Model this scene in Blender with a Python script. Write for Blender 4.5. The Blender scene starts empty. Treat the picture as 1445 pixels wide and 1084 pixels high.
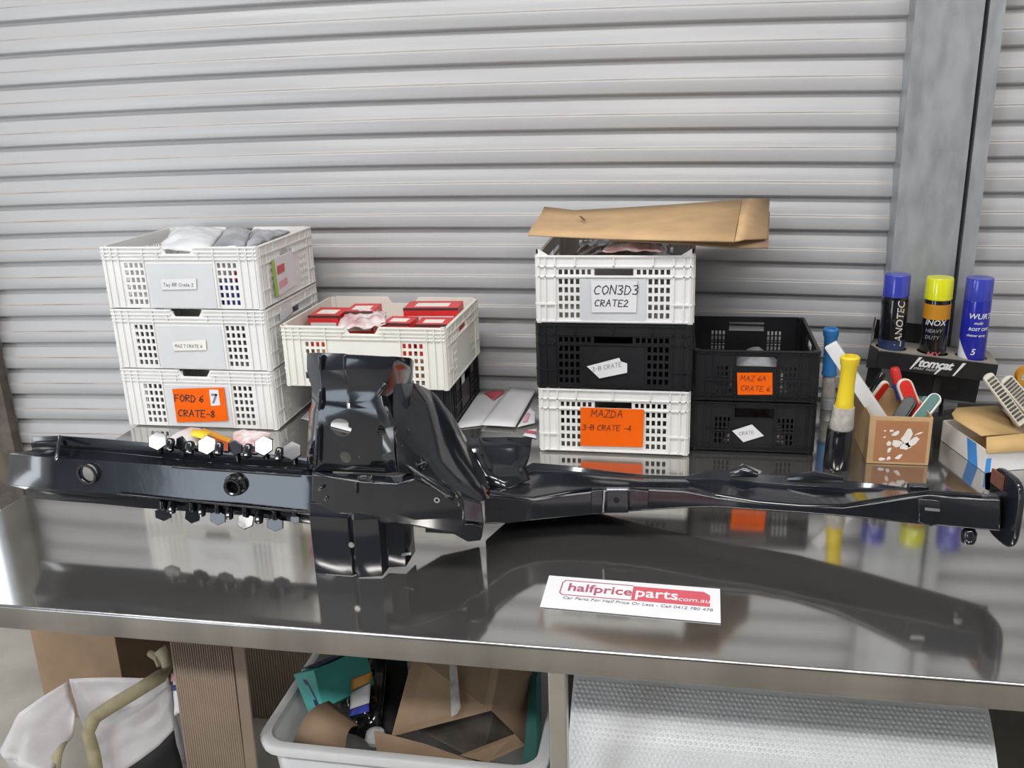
import bpy, bmesh, math, random
from mathutils import Vector, Matrix, noise
random.seed(7)
sc = bpy.context.scene
COL = sc.collection
PI = math.pi
V = Vector

# ------------------------------------------------------------------ camera, light, exposure
cam_d = bpy.data.cameras.new('camera'); cam = bpy.data.objects.new('camera', cam_d); COL.objects.link(cam)
cam_d.sensor_width = 36.0; cam_d.lens = 32.49850; cam_d.clip_start = 0.05; cam_d.clip_end = 60
cm = Matrix([[0.983108, -0.025037, 0.181306], [0.180234, 0.304788, -0.935211], [-0.031845, 0.952091, 0.304152]]).to_4x4(); cm.translation = V((0, 0, 1.70)); cam.matrix_world = cm
sc.camera = cam
sc.view_settings.view_transform = 'Standard'; sc.view_settings.look = 'None'
sc.view_settings.gamma = 1.0; sc.view_settings.use_curve_mapping = False
sc.view_settings.exposure = 0.08
world = bpy.data.worlds.new('world'); sc.world = world; world.use_nodes = True
bg = world.node_tree.nodes['Background']; bg.inputs[0].default_value = (0.75, 0.82, 0.95, 1); bg.inputs[1].default_value = 0.35

def area(name, loc, target, sx, sy, power, col):
    d = bpy.data.lights.new(name, 'AREA'); d.shape = 'RECTANGLE'; d.size = sx; d.size_y = sy; d.energy = power; d.color = col
    o = bpy.data.objects.new(name, d); COL.objects.link(o); o.location = loc
    o.rotation_euler = (V(target) - V(loc)).to_track_quat('-Z', 'Y').to_euler()
    return o
# ceiling fluorescent strips of the workshop and the daylight of its open front door behind the camera
for lx, ly, p in ((-2.3, 0.6, 40), (-0.6, 0.6, 40), (1.3, 0.6, 36), (-2.3, -1.8, 60), (0.2, -1.8, 60), (2.6, -1.8, 40)):
    area('ceiling_strip', (lx, ly, 3.9), (lx, ly + 0.001, 0), 1.5, 0.36, p, (1.0, 0.985, 0.97))
area('open_front_door', (-5.1, -5.8, 1.35), (-5.1, 2.0, 1.35), 2.6, 2.6, 85, (0.76, 0.87, 1.0))

# ------------------------------------------------------------------ materials
def mat(name, col, rough=0.5, metal=0.0, var=0.06, scale=18.0, bump=0.0, bscale=60.0, coat=0.0, spec=0.5,
        stretch=(1, 1, 1), trans=0.0, alpha=1.0, col2=None, emit=None):
    m = bpy.data.materials.new(name); m.use_nodes = True
    nt = m.node_tree; b = nt.nodes['Principled BSDF']
    c1 = tuple(max(0, c * (1 - var)) for c in col[:3]) + (1,)
    c2 = tuple(min(1, c * (1 + var)) for c in col[:3]) + (1,) if col2 is None else tuple(col2[:3]) + (1,)
    tc = nt.nodes.new('ShaderNodeTexCoord'); mp = nt.nodes.new('ShaderNodeMapping'); mp.inputs['Scale'].default_value = stretch
    nt.links.new(tc.outputs['Object'], mp.inputs[0])
    n = nt.nodes.new('ShaderNodeTexNoise'); n.inputs['Scale'].default_value = scale; n.inputs['Detail'].default_value = 4
    nt.links.new(mp.outputs[0], n.inputs['Vector'])
    r = nt.nodes.new('ShaderNodeValToRGB'); r.color_ramp.elements[0].color = c1; r.color_ramp.elements[1].color = c2
    r.color_ramp.elements[0].position = 0.35; r.color_ramp.elements[1].position = 0.65
    nt.links.new(n.outputs['Fac'], r.inputs[0]); nt.links.new(r.outputs[0], b.inputs['Base Color'])
    b.inputs['Roughness'].default_value = rough; b.inputs['Metallic'].default_value = metal
    b.inputs['Specular IOR Level'].default_value = spec
    b.inputs['Coat Weight'].default_value = coat; b.inputs['Coat Roughness'].default_value = 0.06
    b.inputs['Transmission Weight'].default_value = trans; b.inputs['Alpha'].default_value = alpha
    if bump:
        n2 = nt.nodes.new('ShaderNodeTexNoise'); n2.inputs['Scale'].default_value = bscale; n2.inputs['Detail'].default_value = 3
        nt.links.new(mp.outputs[0], n2.inputs['Vector'])
        bp = nt.nodes.new('ShaderNodeBump'); bp.inputs['Strength'].default_value = bump; bp.inputs['Distance'].default_value = 0.004
        nt.links.new(n2.outputs['Fac'], bp.inputs['Height']); nt.links.new(bp.outputs[0], b.inputs['Normal'])
    return m

M_slat = mat('painted_steel_slat', (0.44, 0.44, 0.447), 0.29, 0.0, 0.05, 3, 0.05, 40, stretch=(0.3, 1, 4), spec=0.6)
M_dust = mat('brown_dust', (0.36, 0.30, 0.25), 0.8, 0, 0.25, 6)
M_galv = mat('galvanised_steel', (0.355, 0.37, 0.385), 0.42, 0.35, 0.16, 26, 0.12, 90, stretch=(1, 1, 0.35))
M_rust_shade = mat('rail_rust_and_shade', (0.10, 0.085, 0.07), 0.7, 0.0, 0.4, 14)  # rail rust; also paints the shaded inside of a carton
M_floor = mat('concrete', (0.33, 0.31, 0.27), 0.75, 0, 0.12, 5, 0.2, 120)
M_wall = mat('wall_paint', (0.62, 0.61, 0.60), 0.7, 0, 0.04, 3)
M_wallf = mat('dark_workshop_wall', (0.16, 0.16, 0.17), 0.8, 0, 0.2, 2)
M_wallw = mat('white_wall_paint', (0.80, 0.81, 0.83), 0.6, 0, 0.03, 3)
M_ceil = mat('ceiling_paint', (0.45, 0.45, 0.46), 0.8, 0, 0.04, 3)
M_table = mat('brushed_stainless', (0.52, 0.505, 0.485), 0.085, 0.93, 0.05, 7, 0.0, 30, stretch=(0.3, 2, 1))
M_apron = mat('stainless_edge', (0.38, 0.365, 0.355), 0.22, 1.0, 0.18, 5, 0.25, 14, stretch=(1.6, 1, 0.2))
M_leg = mat('stainless_leg', (0.55, 0.53, 0.50), 0.3, 1.0, 0.08, 10)
M_wp = mat('white_plastic', (0.77, 0.765, 0.745), 0.42, 0, 0.035, 8, spec=0.45)
M_cp = mat('cream_plastic', (0.78, 0.765, 0.70), 0.42, 0, 0.035, 8, spec=0.45)
M_panel = mat('pale_grey_card', (0.62, 0.635, 0.65), 0.4, 0, 0.03, 8)
M_bp = mat('black_plastic', (0.012, 0.012, 0.014), 0.38, 0, 0.2, 10)
M_orange = mat('orange_paper', (0.86, 0.125, 0.003), 0.75, 0, 0.04, 12, spec=0.15)
M_paper = mat('white_paper', (0.74, 0.74, 0.755), 0.6, 0, 0.02, 8)
M_paperc = mat('cream_paper', (0.80, 0.78, 0.72), 0.6, 0, 0.03, 8)
M_ink = mat('black_ink', (0.03, 0.03, 0.035), 0.6)
M_inkr = mat('dark_red_ink', (0.30, 0.05, 0.015), 0.6)
M_inkg = mat('grey_ink', (0.22, 0.22, 0.27), 0.6)
M_redp = mat('red_print', (0.60, 0.10, 0.13), 0.5, 0, 0.03)
M_redink = mat('maroon_print', (0.42, 0.09, 0.15), 0.5, 0, 0.03)
M_redbox = mat('red_carton', (0.68, 0.035, 0.035), 0.35, 0, 0.1, 12)
M_darkstripe = mat('dark_print', (0.07, 0.03, 0.03), 0.4)
M_card = mat('cardboard', (0.52, 0.34, 0.175), 0.8, 0, 0.08, 14, 0.1, 80, stretch=(1, 1, 1))
M_cardd = mat('dull_shaded_cardboard', (0.33, 0.225, 0.14), 0.85, 0, 0.1, 10, 0.1, 60)  # duller cardboard, with the under-bench shade put into its colour
M_cardg = mat('grey_corrugated', (0.34, 0.265, 0.205), 0.85, 0, 0.08, 10)
M_tape = mat('brown_tape', (0.40, 0.185, 0.085), 0.3, 0, 0.1, 10)
M_torn = mat('torn_white_paper', (0.78, 0.74, 0.70), 0.8, 0, 0.06, 20)
M_beam = mat('black_ecoat_steel', (0.010, 0.0115, 0.016), 0.14, 0.0, 0.3, 6, 0.06, 26, coat=0.4, spec=0.6)
M_bare = mat('bright_edge_steel', (0.55, 0.57, 0.62), 0.25, 0.9, 0.1, 10)
M_bag = mat('clear_plastic', (0.72, 0.73, 0.75), 0.2, 0, 0.12, 14, 0.5, 26, spec=0.8)
M_silver = mat('silver_film', (0.42, 0.43, 0.46), 0.22, 0.35, 0.3, 12, 0.6, 20)
M_pink = mat('pinkish_plastic', (0.70, 0.42, 0.42), 0.2, 0, 0.25, 22, 0.5, 30, col2=(0.85, 0.78, 0.78))
M_blue = mat('blue_plastic', (0.045, 0.06, 0.42), 0.13, 0, 0.05, 8, spec=0.7)
M_blue2 = mat('blue_can_paint', (0.018, 0.025, 0.36), 0.13, 0, 0.05, 8, spec=0.7)
M_azure = mat('azure_rubber', (0.035, 0.20, 0.50), 0.45, 0, 0.08, 10)
M_yellow = mat('yellow_plastic', (0.72, 0.73, 0.015), 0.13, 0, 0.04, 8, spec=0.7)
M_yrub = mat('yellow_rubber', (0.80, 0.60, 0.02), 0.45, 0, 0.06, 10, 0.1, 90)
M_oband = mat('amber_band', (0.55, 0.24, 0.015), 0.3)
M_cblack = mat('gloss_black', (0.010, 0.010, 0.012), 0.12, 0, 0.2, 8, coat=0.5)
M_cnavy = mat('dark_blue_can', (0.03, 0.05, 0.12), 0.25, 0, 0.25, 20)
M_rack = mat('black_rack_steel', (0.014, 0.014, 0.016), 0.45, 0, 0.3, 10)
M_rackd = mat('dusty_rack_top', (0.28, 0.255, 0.215), 0.8, 0, 0.15, 20)
M_tapeg = mat('grey_wrap_tape', (0.42, 0.40, 0.36), 0.45, 0, 0.25, 40, 0.4, 60)
M_red = mat('red_pad', (0.72, 0.025, 0.015), 0.4, 0, 0.06)
M_green = mat('dark_green_pad', (0.035, 0.14, 0.12), 0.45, 0, 0.1)
M_teal = mat('teal_carton', (0.08, 0.47, 0.42), 0.5, 0, 0.06)
M_navy = mat('navy_print', (0.02, 0.03, 0.13), 0.5)
M_tub = mat('white_tub', (0.74, 0.74, 0.74), 0.35, 0, 0.03)
M_bubble = mat('bubble_wrap_film', (0.90, 0.915, 0.925), 0.27, 0, 0.03, 10, 0.0, 20, spec=0.5)
M_strap = mat('olive_webbing', (0.36, 0.31, 0.19), 0.7, 0, 0.12, 30, 0.3, 120)
M_woven = mat('woven_white_poly', (0.60, 0.565, 0.565), 0.35, 0, 0.08, 10, 0.7, 16)
M_dark = mat('black_fabric', (0.015, 0.015, 0.016), 0.7, 0, 0.3)
M_lightblue = mat('blue_packing_tape', (0.06, 0.30, 0.75), 0.35, 0, 0.06)
M_lime = mat('lime_print', (0.35, 0.55, 0.08), 0.5)
M_pinkprint = mat('pink_print', (0.75, 0.35, 0.42), 0.5)
M_wcard = mat('white_carton', (0.80, 0.80, 0.80), 0.5, 0, 0.04, 14)
M_tan = mat('tan_carton_inside', (0.58, 0.385, 0.165), 0.75, 0, 0.06, 12)
M_comb = mat('cream_comb_plastic', (0.66, 0.64, 0.54), 0.45)
M_day = mat('daylit_panel', (0.8, 0.85, 0.9), 0.5); M_day.node_tree.nodes['Principled BSDF'].inputs['Emission Color'].default_value = (0.85, 0.92, 1, 1); M_day.node_tree.nodes['Principled BSDF'].inputs['Emission Strength'].default_value = 2.2
M_glow = mat('added_glow', (0.8, 0.85, 0.9), 0.5); M_glow.node_tree.nodes['Principled BSDF'].inputs['Emission Color'].default_value = (0.88, 0.94, 1, 1); M_glow.node_tree.nodes['Principled BSDF'].inputs['Emission Strength'].default_value = 6.0  # glow of the added panel that streaks the cans and rail
M_hole = mat('deep_black', (0.004, 0.004, 0.004), 0.9)  # near-black colour for the shade inside holes
M_bunge = mat('dull_brown_part', (0.16, 0.06, 0.035), 0.6)

# ------------------------------------------------------------------ helpers
def wloc(o):
    p = V((0, 0, 0))
    while o: p += o.location; o = o.parent
    return p
def smooth(bm, ang=35):
    lim = math.radians(ang)
    for f in bm.faces: f.smooth = True
    for e in bm.edges:
        if len(e.link_faces) == 2 and e.calc_face_angle(0) > lim: e.smooth = False
def obj(name, bm, mats, parent=None, local=False, kind=None, ang=35, solid=0, bevel=0, off=0, seg=2, fixn=True):
    if parent is not None and parent.name.startswith('chassis_rail'):
        for v in bm.verts: v.co.z = max(v.co.z, TZ + .0012)
    if fixn: bmesh.ops.recalc_face_normals(bm, faces=bm.faces)
    smooth(bm, ang)
    me = bpy.data.meshes.new(name); bm.to_mesh(me); bm.free()
    for m in (mats if isinstance(mats, (list, tuple)) else [mats]): me.materials.append(m)
    o = bpy.data.objects.new(name, me); COL.objects.link(o)
    if parent:
        o.parent = parent
        if not local: o.location = -wloc(parent)
    if kind: o['kind'] = kind
    if solid:
        s = o.modifiers.new('sol', 'SOLIDIFY'); s.thickness = solid; s.offset = off
    if bevel:
        b = o.modifiers.new('bev', 'BEVEL'); b.width = bevel; b.segments = seg; b.limit_method = 'ANGLE'; b.angle_limit = math.radians(30)
        b.harden_normals = False
    return o
def tag(o, label=None, cat=None, group=None, kind=None):
    if label: o['label'] = label
    if cat: o['category'] = cat
    if group: o['group'] = group
    if kind: o['kind'] = kind
    return o
def empty(name, loc, label=None, cat=None, group=None, kind=None, rz=0):
    o = bpy.data.objects.new(name, None); COL.objects.link(o); o.location = loc; o.rotation_euler = (0, 0, rz)
    o.empty_display_size = 0.05
    return tag(o, label, cat, group, kind)
def B(): return bmesh.new()
def box(bm, x0, x1, y0, y1, z0, z1, mi=0, M=None):
    vs = [bm.verts.new((x, y, z)) for x in (x0, x1) for y in (y0, y1) for z in (z0, z1)]
    if M is not None:
        for v in vs: v.co = M @ v.co
    for q in ((0, 1, 3, 2), (4, 6, 7, 5), (0, 4, 5, 1), (2, 3, 7, 6), (0, 2, 6, 4), (1, 5, 7, 3)):
        f = bm.faces.new([vs[i] for i in q]); f.material_index = mi
    return vs
def obox(bm, c, ax, ay, az, sx, sy, sz, mi=0):
    """box of full sizes sx, sy, sz about c along the axes ax, ay, az"""
    ax, ay, az = V(ax).normalized(), V(ay).normalized(), V(az).normalized()
    M = Matrix((ax, ay, az)).transposed().to_4x4(); M.translation = V(c)
    return box(bm, -sx / 2, sx / 2, -sy / 2, sy / 2, -sz / 2, sz / 2, mi, M)
def bar(bm, a, b, w, t, up=(0, -1, 0), mi=0):
    a, b = V(a), V(b); ax = (b - a); L = ax.length; ax.normalize()
    n = V(up) - ax * V(up).dot(ax); n.normalize(); s = ax.cross(n)
    return obox(bm, (a + b) / 2, ax, s, n, L, w, t, mi)
def tube(bm, pts, r, n=10, cap=True, mi=0):
    pts = [V(p) for p in pts]; rs = r if isinstance(r, (list, tuple)) else [r] * len(pts); rings = []
    for i, p in enumerate(pts):
        d = (pts[min(i + 1, len(pts) - 1)] - pts[max(i - 1, 0)]).normalized()
        a = d.orthogonal().normalized() if abs(d.z) > 0.9 else d.cross(V((0, 0, 1))).normalized()
        if abs(d.z) > 0.9: a = (V((1, 0, 0)) - d * d.x).normalized()
        b = d.cross(a)
        rings.append([bm.verts.new(p + (a * math.cos(2 * PI * k / n) + b * math.sin(2 * PI * k / n)) * rs[i]) for k in range(n)])
    for i in range(len(rings) - 1):
        for k in range(n):
            f = bm.faces.new((rings[i][k], rings[i][(k + 1) % n], rings[i + 1][(k + 1) % n], rings[i + 1][k])); f.material_index = mi
    if cap:
        for rg in (rings[0], rings[-1]):
            f = bm.faces.new(rg); f.material_index = mi
def lathe(bm, c, prof, n=28, mi=0, cap=True):
    """prof: list of (radius, height[, material])"""
    c = V(c); rings = []
    for p in prof:
        rings.append([bm.verts.new(c + V((p[0] * math.cos(2 * PI * k / n), p[0] * math.sin(2 * PI * k / n), p[1]))) for k in range(n)])
    for i in range(len(rings) - 1):
        for k in range(n):
            f = bm.faces.new((rings[i][k], rings[i][(k + 1) % n], rings[i + 1][(k + 1) % n], rings[i + 1][k]))
            f.material_index = prof[i][2] if len(prof[i]) > 2 else mi
    for rg in (rings[0], rings[-1]) if cap else ():
        if (rg[0].co - rg[1].co).length > 1e-5: bm.faces.new(rg).material_index = mi
def prism(bm, pts, d, mi=0):
    """closed outline pts (3-D) pushed along d"""
    d = V(d); a = [bm.verts.new(V(p)) for p in pts]; b = [bm.verts.new(V(p) + d) for p in pts]; n = len(pts)
    bm.faces.new(a).material_index = mi; bm.faces.new(b[::-1]).material_index = mi
    for i in range(n): bm.faces.new((a[i], b[i], b[(i + 1) % n], a[(i + 1) % n])).material_index = mi
def grid(bm, rows, mi=0, close=False):
    vs = [[bm.verts.new(V(p)) for p in r] for r in rows]
    for i in range(len(vs) - 1):
        m = len(vs[i])
        for j in range(m if close else m - 1):
            bm.faces.new((vs[i][j], vs[i][(j + 1) % m], vs[i + 1][(j + 1) % m], vs[i + 1][j])).material_index = mi
    return vs
def loft(bm, secs, mi=0):
    vs = grid(bm, secs, mi, True)
    bm.faces.new(vs[0]).material_index = mi; bm.faces.new(vs[-1][::-1]).material_index = mi
def lerp(a, b, t): return V(a) * (1 - t) + V(b) * t
def sheet(bm, q, nx, ny, amp=0.0, fr=8.0, seed=0, dome=0.0, mi=0, nrm=(0, 0, 1), lift=0):
    """quad q (a,b,c,d) as a crumpled grid"""
    a, b, c, d = [V(p) for p in q]; n = V(nrm); rows = []
    for j in range(ny + 1):
        v = j / ny; r = []
        for i in range(nx + 1):
            u = i / nx; p = lerp(lerp(a, b, u), lerp(d, c, u), v)
            h = noise.noise(p * fr + V((seed, seed * 1.7, 0))) + 0.5 * noise.noise(p * fr * 2.3 + V((0, seed, 3)))
            e = math.sin(PI * u) * math.sin(PI * v)
            r.append(p + n * (amp * h + dome * e ** 0.6 + lift))
        rows.append(r)
    return grid(bm, rows, mi)
def cut(o, cutters):
    """boolean holes: cutters are (centre, axis, radius, length[, xscale])"""
    cb = B()
    for c in cutters:
        ax = V(c[1]).normalized(); q = V((0, 0, 1)).rotation_difference(ax).to_matrix().to_4x4(); q.translation = V(c[0])
        sx = c[4] if len(c) > 4 else 1.0
        bmesh.ops.create_cone(cb, cap_ends=True, segments=24, radius1=c[2], radius2=c[2], depth=c[3],
                              matrix=q @ Matrix.Diagonal((sx, 1, 1, 1)) if abs(ax.y) < 0.5 else
                              Matrix.Translation(V(c[0])) @ Matrix.Diagonal((sx, 1, 1, 1)) @ Matrix.Rotation(PI / 2, 4, 'X'))
    cme = bpy.data.meshes.new('cutter'); cb.to_mesh(cme); cb.free()
    co = bpy.data.objects.new('cutter', cme); COL.objects.link(co)
    bpy.context.view_layer.update()
    co.location = wloc(o) * 0
    loc = o.location.copy(); par = o.parent; o.parent = None; o.location = (0, 0, 0)
    md = o.modifiers.new('cut', 'BOOLEAN'); md.operation = 'DIFFERENCE'; md.object = co; md.solver = 'EXACT'
    dg = bpy.context.evaluated_depsgraph_get(); dg.update()
    me = bpy.data.meshes.new_from_object(o.evaluated_get(dg))
    o.modifiers.clear(); old = o.data; o.data = me; bpy.data.meshes.remove(old)
    me.name = o.name
    o.parent = par; o.location = loc
    bpy.data.objects.remove(co); bpy.data.meshes.remove(cme)

# lettering -------------------------------------------------------------
def text_bm(body, size, shear=0.0, ext=0.0003, bold=0.0, space=1.0, xs=1.0):
    cu = bpy.data.curves.new('t', 'FONT'); cu.body = body; cu.size = size; cu.extrude = ext; cu.shear = shear
    cu.offset = bold; cu.space_character = space; cu.resolution_u = 3
    o = bpy.data.objects.new('t', cu); COL.objects.link(o)
    dg = bpy.context.evaluated_depsgraph_get(); dg.update()
    me = bpy.data.meshes.new_from_object(o.evaluated_get(dg))
    bm = B(); bm.from_mesh(me)
    bpy.data.objects.remove(o); bpy.data.curves.remove(cu); bpy.data.meshes.remove(me)
    for v in bm.verts: v.co.x *= xs
    return bm
def place(bm, org, ux, uy):
    """move flat lettering (x right, y up) to org with axes ux, uy"""
    ux, uy = V(ux).normalized(), V(uy).normalized(); M = Matrix((ux, uy, ux.cross(uy))).transposed().to_4x4(); M.translation = V(org)
    bm.transform(M); return bm
STROKES = {
 'A': ['0,0 .35,1 .7,0', '.15,.4 .55,.4'], 'B': ['0,0 0,1 .5,.9 .5,.6 0,.5 .6,.4 .55,.05 0,0'], 'C': ['.65,.85 .4,1 .1,.8 0,.4 .2,.05 .6,.1'],
 'D': ['0,0 0,1 .4,.9 .65,.5 .4,.05 0,0'], 'E': ['.6,1 0,1 0,0 .6,0', '0,.5 .45,.5'], 'F': ['.6,1 0,1 0,0', '0,.5 .45,.5'],
 'G': ['.65,.85 .4,1 .1,.8 0,.4 .2,.05 .6,.1 .6,.45 .35,.45'], 'M': ['0,0 .05,1 .35,.4 .65,1 .75,0'], 'N': ['0,0 0,1 .6,0 .6,1'],
 'O': ['.35,1 .05,.8 0,.4 .25,0 .6,.25 .65,.7 .35,1'], 'R': ['0,0 0,1 .5,.9 .5,.6 0,.5 .6,0'], 'T': ['0,1 .7,1', '.35,1 .35,0'],
 'Z': ['0,1 .6,1 0,0 .6,0'], '2': ['0,.8 .3,1 .55,.75 0,0 .6,0'], '3': ['0,.95 .4,1 .5,.75 .2,.52 .55,.35 .4,0 0,.05'],
 '4': ['.45,0 .45,1 0,.35 .65,.35'], '6': ['.5,1 .1,.6 0,.2 .3,0 .55,.2 .4,.45 .05,.3'], '8': ['.3,.55 .05,.8 .3,1 .5,.8 .3,.55 0,.25 .3,0 .55,.25 .3,.55'],
 '-': ['.05,.45 .45,.45'], 'o': ['.25,.6 0,.3 .25,0 .5,.3 .25,.6'], 'y': ['0,.6 .25,.1', '.5,.6 .1,-.35'], 'r': ['0,0 0,.6 .35,.55'],
 'a': ['.45,.5 .1,.55 0,.2 .3,.05 .45,.5 .5,0'], 't': ['.2,.95 .2,0 .4,.05', '0,.6 .4,.6'], 'e': ['0,.3 .45,.35 .25,.6 0,.3 .2,0 .45,.1'],
 'f': ['.45,.95 .2,.9 .2,0', '0,.55 .4,.55'], 'd': ['.45,1 .45,0', '.45,.4 .1,.5 0,.2 .2,0 .45,.2'], '7': ['0,1 .55,1 .2,0'], 'l': ['.1,1 .1,0'],
 'S': ['.55,.9 .2,1 .05,.7 .5,.4 .45,.05 0,.05'], 'X': ['0,0 .6,1', '0,1 .6,0'], 'H': ['0,0 0,1', '.6,0 .6,1', '0,.5 .6,.5'],
}
def scribble(text, h, w, slant=0.15):
    """marker-pen lettering as thin ribbons, x right and y up, starting at the origin"""
    bm = B(); x = 0.0
    for ch in text:
        if ch == ' ': x += 0.45 * h; continue
        j = random.uniform(-.05, .05) * h; mx = 0
        for st in STROKES.get(ch, []):
            P = [tuple(float(k) for k in p.split(',')) for p in st.split()]
            mx = max(mx, max(p[0] for p in P))
            P = [V((x + p[0] * h + slant * p[1] * h, p[1] * h + j, 0)) for p in P]
            for a, b in zip(P, P[1:]):
                d = (b - a).normalized(); n = V((-d.y, d.x, 0)) * w / 2; e = d * w * 0.4
                f = [bm.verts.new(q) for q in (a - e - n, b + e - n, b + e + n, a - e + n)]
                bm.faces.new(f)
        x += (mx + 0.24) * h
    return bm

# ------------------------------------------------------------------ the setting
def room():
    bm = B(); box(bm, -8, 4.5, -6, 2.9, -0.1, 0); obj('floor', bm, M_floor, kind='structure')
    bm = B(); box(bm, -8, 4.5, -6, 2.9, 4.4, 4.5); obj('ceiling', bm, M_ceil, kind='structure')
    bm = B(); box(bm, -8.1, -8, -6, 2.9, 0, 4.4); obj('wall_left', bm, M_wallw, kind='structure')
    bm = B(); box(bm, 4.5, 4.6, -6, 2.9, 0, 4.4); obj('wall_right', bm, M_wall, kind='structure')
    bm = B(); box(bm, -8, -2.36, 2.62, 2.9, 0, 4.4); box(bm, 3.2, 4.5, 2.62, 2.9, 0, 4.4); box(bm, -2.36, 3.2, 2.62, 2.9, 3.1, 4.4)
    box(bm, -2.36, 3.2, 2.80, 2.9, 0, 3.1)
    obj('wall_back', bm, M_wallw, kind='structure')
    bm = B(); box(bm, -8, -6.4, -6.1, -6, 0, 4.4); box(bm, -3.8, 4.5, -6.1, -6, 0, 4.4); box(bm, -6.4, -3.8, -6.1, -6, 2.65, 4.4)
    obj('wall_front', bm, M_wallf, kind='structure')
room()

PITCH, Z0, YS = 0.0885, 1.411, 2.585
def slat_bm(x0, x1, n, bow):
    prof = [(0.0170, 0.0, 0), (0.0172, -0.005, 0), (0.0150, -0.013, 0), (0.0115, -0.024, 0), (0.0085, -0.035, 0), (0.0070, -0.043, 0), (0.0062, -0.0462, 1), (0.0012, -0.0482, 0),
            (0.0, -0.052, 0), (0.0, -0.080, 0), (0.0012, -0.0835, 0), (0.0060, -0.0852, 0), (0.0170, -0.0885, 0)]
    bm = B(); rows = []
    for i in range(n + 1):
        x = x0 + (x1 - x0) * i / n; z = -0.009 * (x + 0.84) ** 2 * bow
        rows.append([(x, YS + p[0], p[1] + z) for p in prof])
    vs = [[bm.verts.new(p) for p in r] for r in rows]
    for i in range(n):
        for j in range(len(prof) - 1):
            f = bm.faces.new((vs[i][j], vs[i][j + 1], vs[i + 1][j + 1], vs[i + 1][j])); f.material_index = prof[j][2]
    return bm
def shutter(name, x0, x1, n, bow, label):
    d = empty(name, ((x0 + x1) / 2, YS, 0), kind='structure')
    k0, k1 = -15, 18
    first = None
    for k in range(k0, k1 + 1):
        z = Z0 + PITCH * k
        if first is None:
            first = obj('slat', slat_bm(x0, x1, n, bow), [M_slat, M_dust], d, ang=50, fixn=False)
            base = first.location.copy()
        else:
            c = first.copy(); COL.objects.link(c); c.parent = d
            first_o = c
        o = first if k == k0 else c
        o.location = base + V((0, 0, z))
    bm = B(); box(bm, x0, x1, YS - 0.005, YS + 0.03, 0.0, 0.03); obj('bottom_rail', bm, M_galv, d)
    return d
shutter('door_1', -2.22, 0.60, 30, 1.0, '')
shutter('door_2', 0.69, 3.1, 12, 0.3, '')

def post():
    t = empty('trim_1', (0.62, 2.53, 0), kind='structure')
    bm = B(); yf = 2.515
    prism(bm, [(0.525, yf, 0), (0.680, yf, 0), (0.680, yf + 0.045, 0), (0.672, yf + 0.045, 0), (0.672, yf + 0.006, 0), (0.531, yf + 0.006, 0), (0.531, yf + 0.09, 0), (0.525, yf + 0.09, 0)], (0, 0, 3.1))
    obj('web_face', bm, M_galv, t)
    bm = B(); prism(bm, [(0.692, yf + 0.004, 0), (0.727, yf + 0.004, 0), (0.727, yf + 0.09, 0), (0.721, yf + 0.09, 0), (0.721, yf + 0.01, 0), (0.698, yf + 0.01, 0), (0.698, yf + 0.045, 0), (0.692, yf + 0.045, 0)], (0, 0, 3.1))
    obj('lip_face', bm, M_galv, t)
    bm = B(); box(bm, 0.672, 0.698, yf + 0.046, yf + 0.06, 0, 3.1); obj('groove_back', bm, M_rust_shade, t)
post()
def left_rail():
    bm = B(); prism(bm, [(-2.31, 2.54, 0), (-2.205, 2.54, 0), (-2.205, 2.575, 0), (-2.29, 2.575, 0), (-2.29, 2.64, 0), (-2.31, 2.64, 0)], (0, 0, 3.1))
    obj('trim_2', bm, M_rust_shade, kind='structure')
    w = empty('window_1', (-2.9, 2.615, 0.9), kind='structure')      # daylit translucent panel beside the roller door
    bm = B(); box(bm, -3.5, -2.40, 2.608, 2.612, 0.9, 2.5); obj('pane', bm, M_day, w)
    for q in ((-3.54, -3.5, .86, 2.54), (-2.40, -2.36, .86, 2.54), (-3.5, -2.40, .86, .9), (-3.5, -2.40, 2.5, 2.54)):
        bm = B(); box(bm, q[0], q[1], 2.60, 2.618, q[2], q[3]); obj('window_frame', bm, M_galv, w)
left_rail()
def added_side_glow():      # unseen wall with a glowing panel, added for highlights on cans and rail
    bm = B(); box(bm, -3.80, -3.72, -1.0, -.55, 0, 3.0); box(bm, -3.80, -3.72, .10, 2.60, 0, 3.0); box(bm, -3.80, -3.72, -.55, .10, 2.25, 3.0)
    obj('added_side_wall', bm, M_wallw, kind='structure')
    d = empty('added_glow_panel', (-3.76, -.22, 0), kind='structure')
    bm = B(); box(bm, -3.77, -3.755, -.49, .04, .02, 2.19); obj('pane', bm, M_glow, d)
    for q in ((-.55, -.49, 0, 2.25), (.04, .10, 0, 2.25), (-.49, .04, 2.19, 2.25), (-.49, .04, 0, .02)):
        bm = B(); box(bm, -3.79, -3.73, q[0], q[1], q[2], q[3]); obj('glow_frame', bm, M_galv, d)
added_side_glow()

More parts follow.
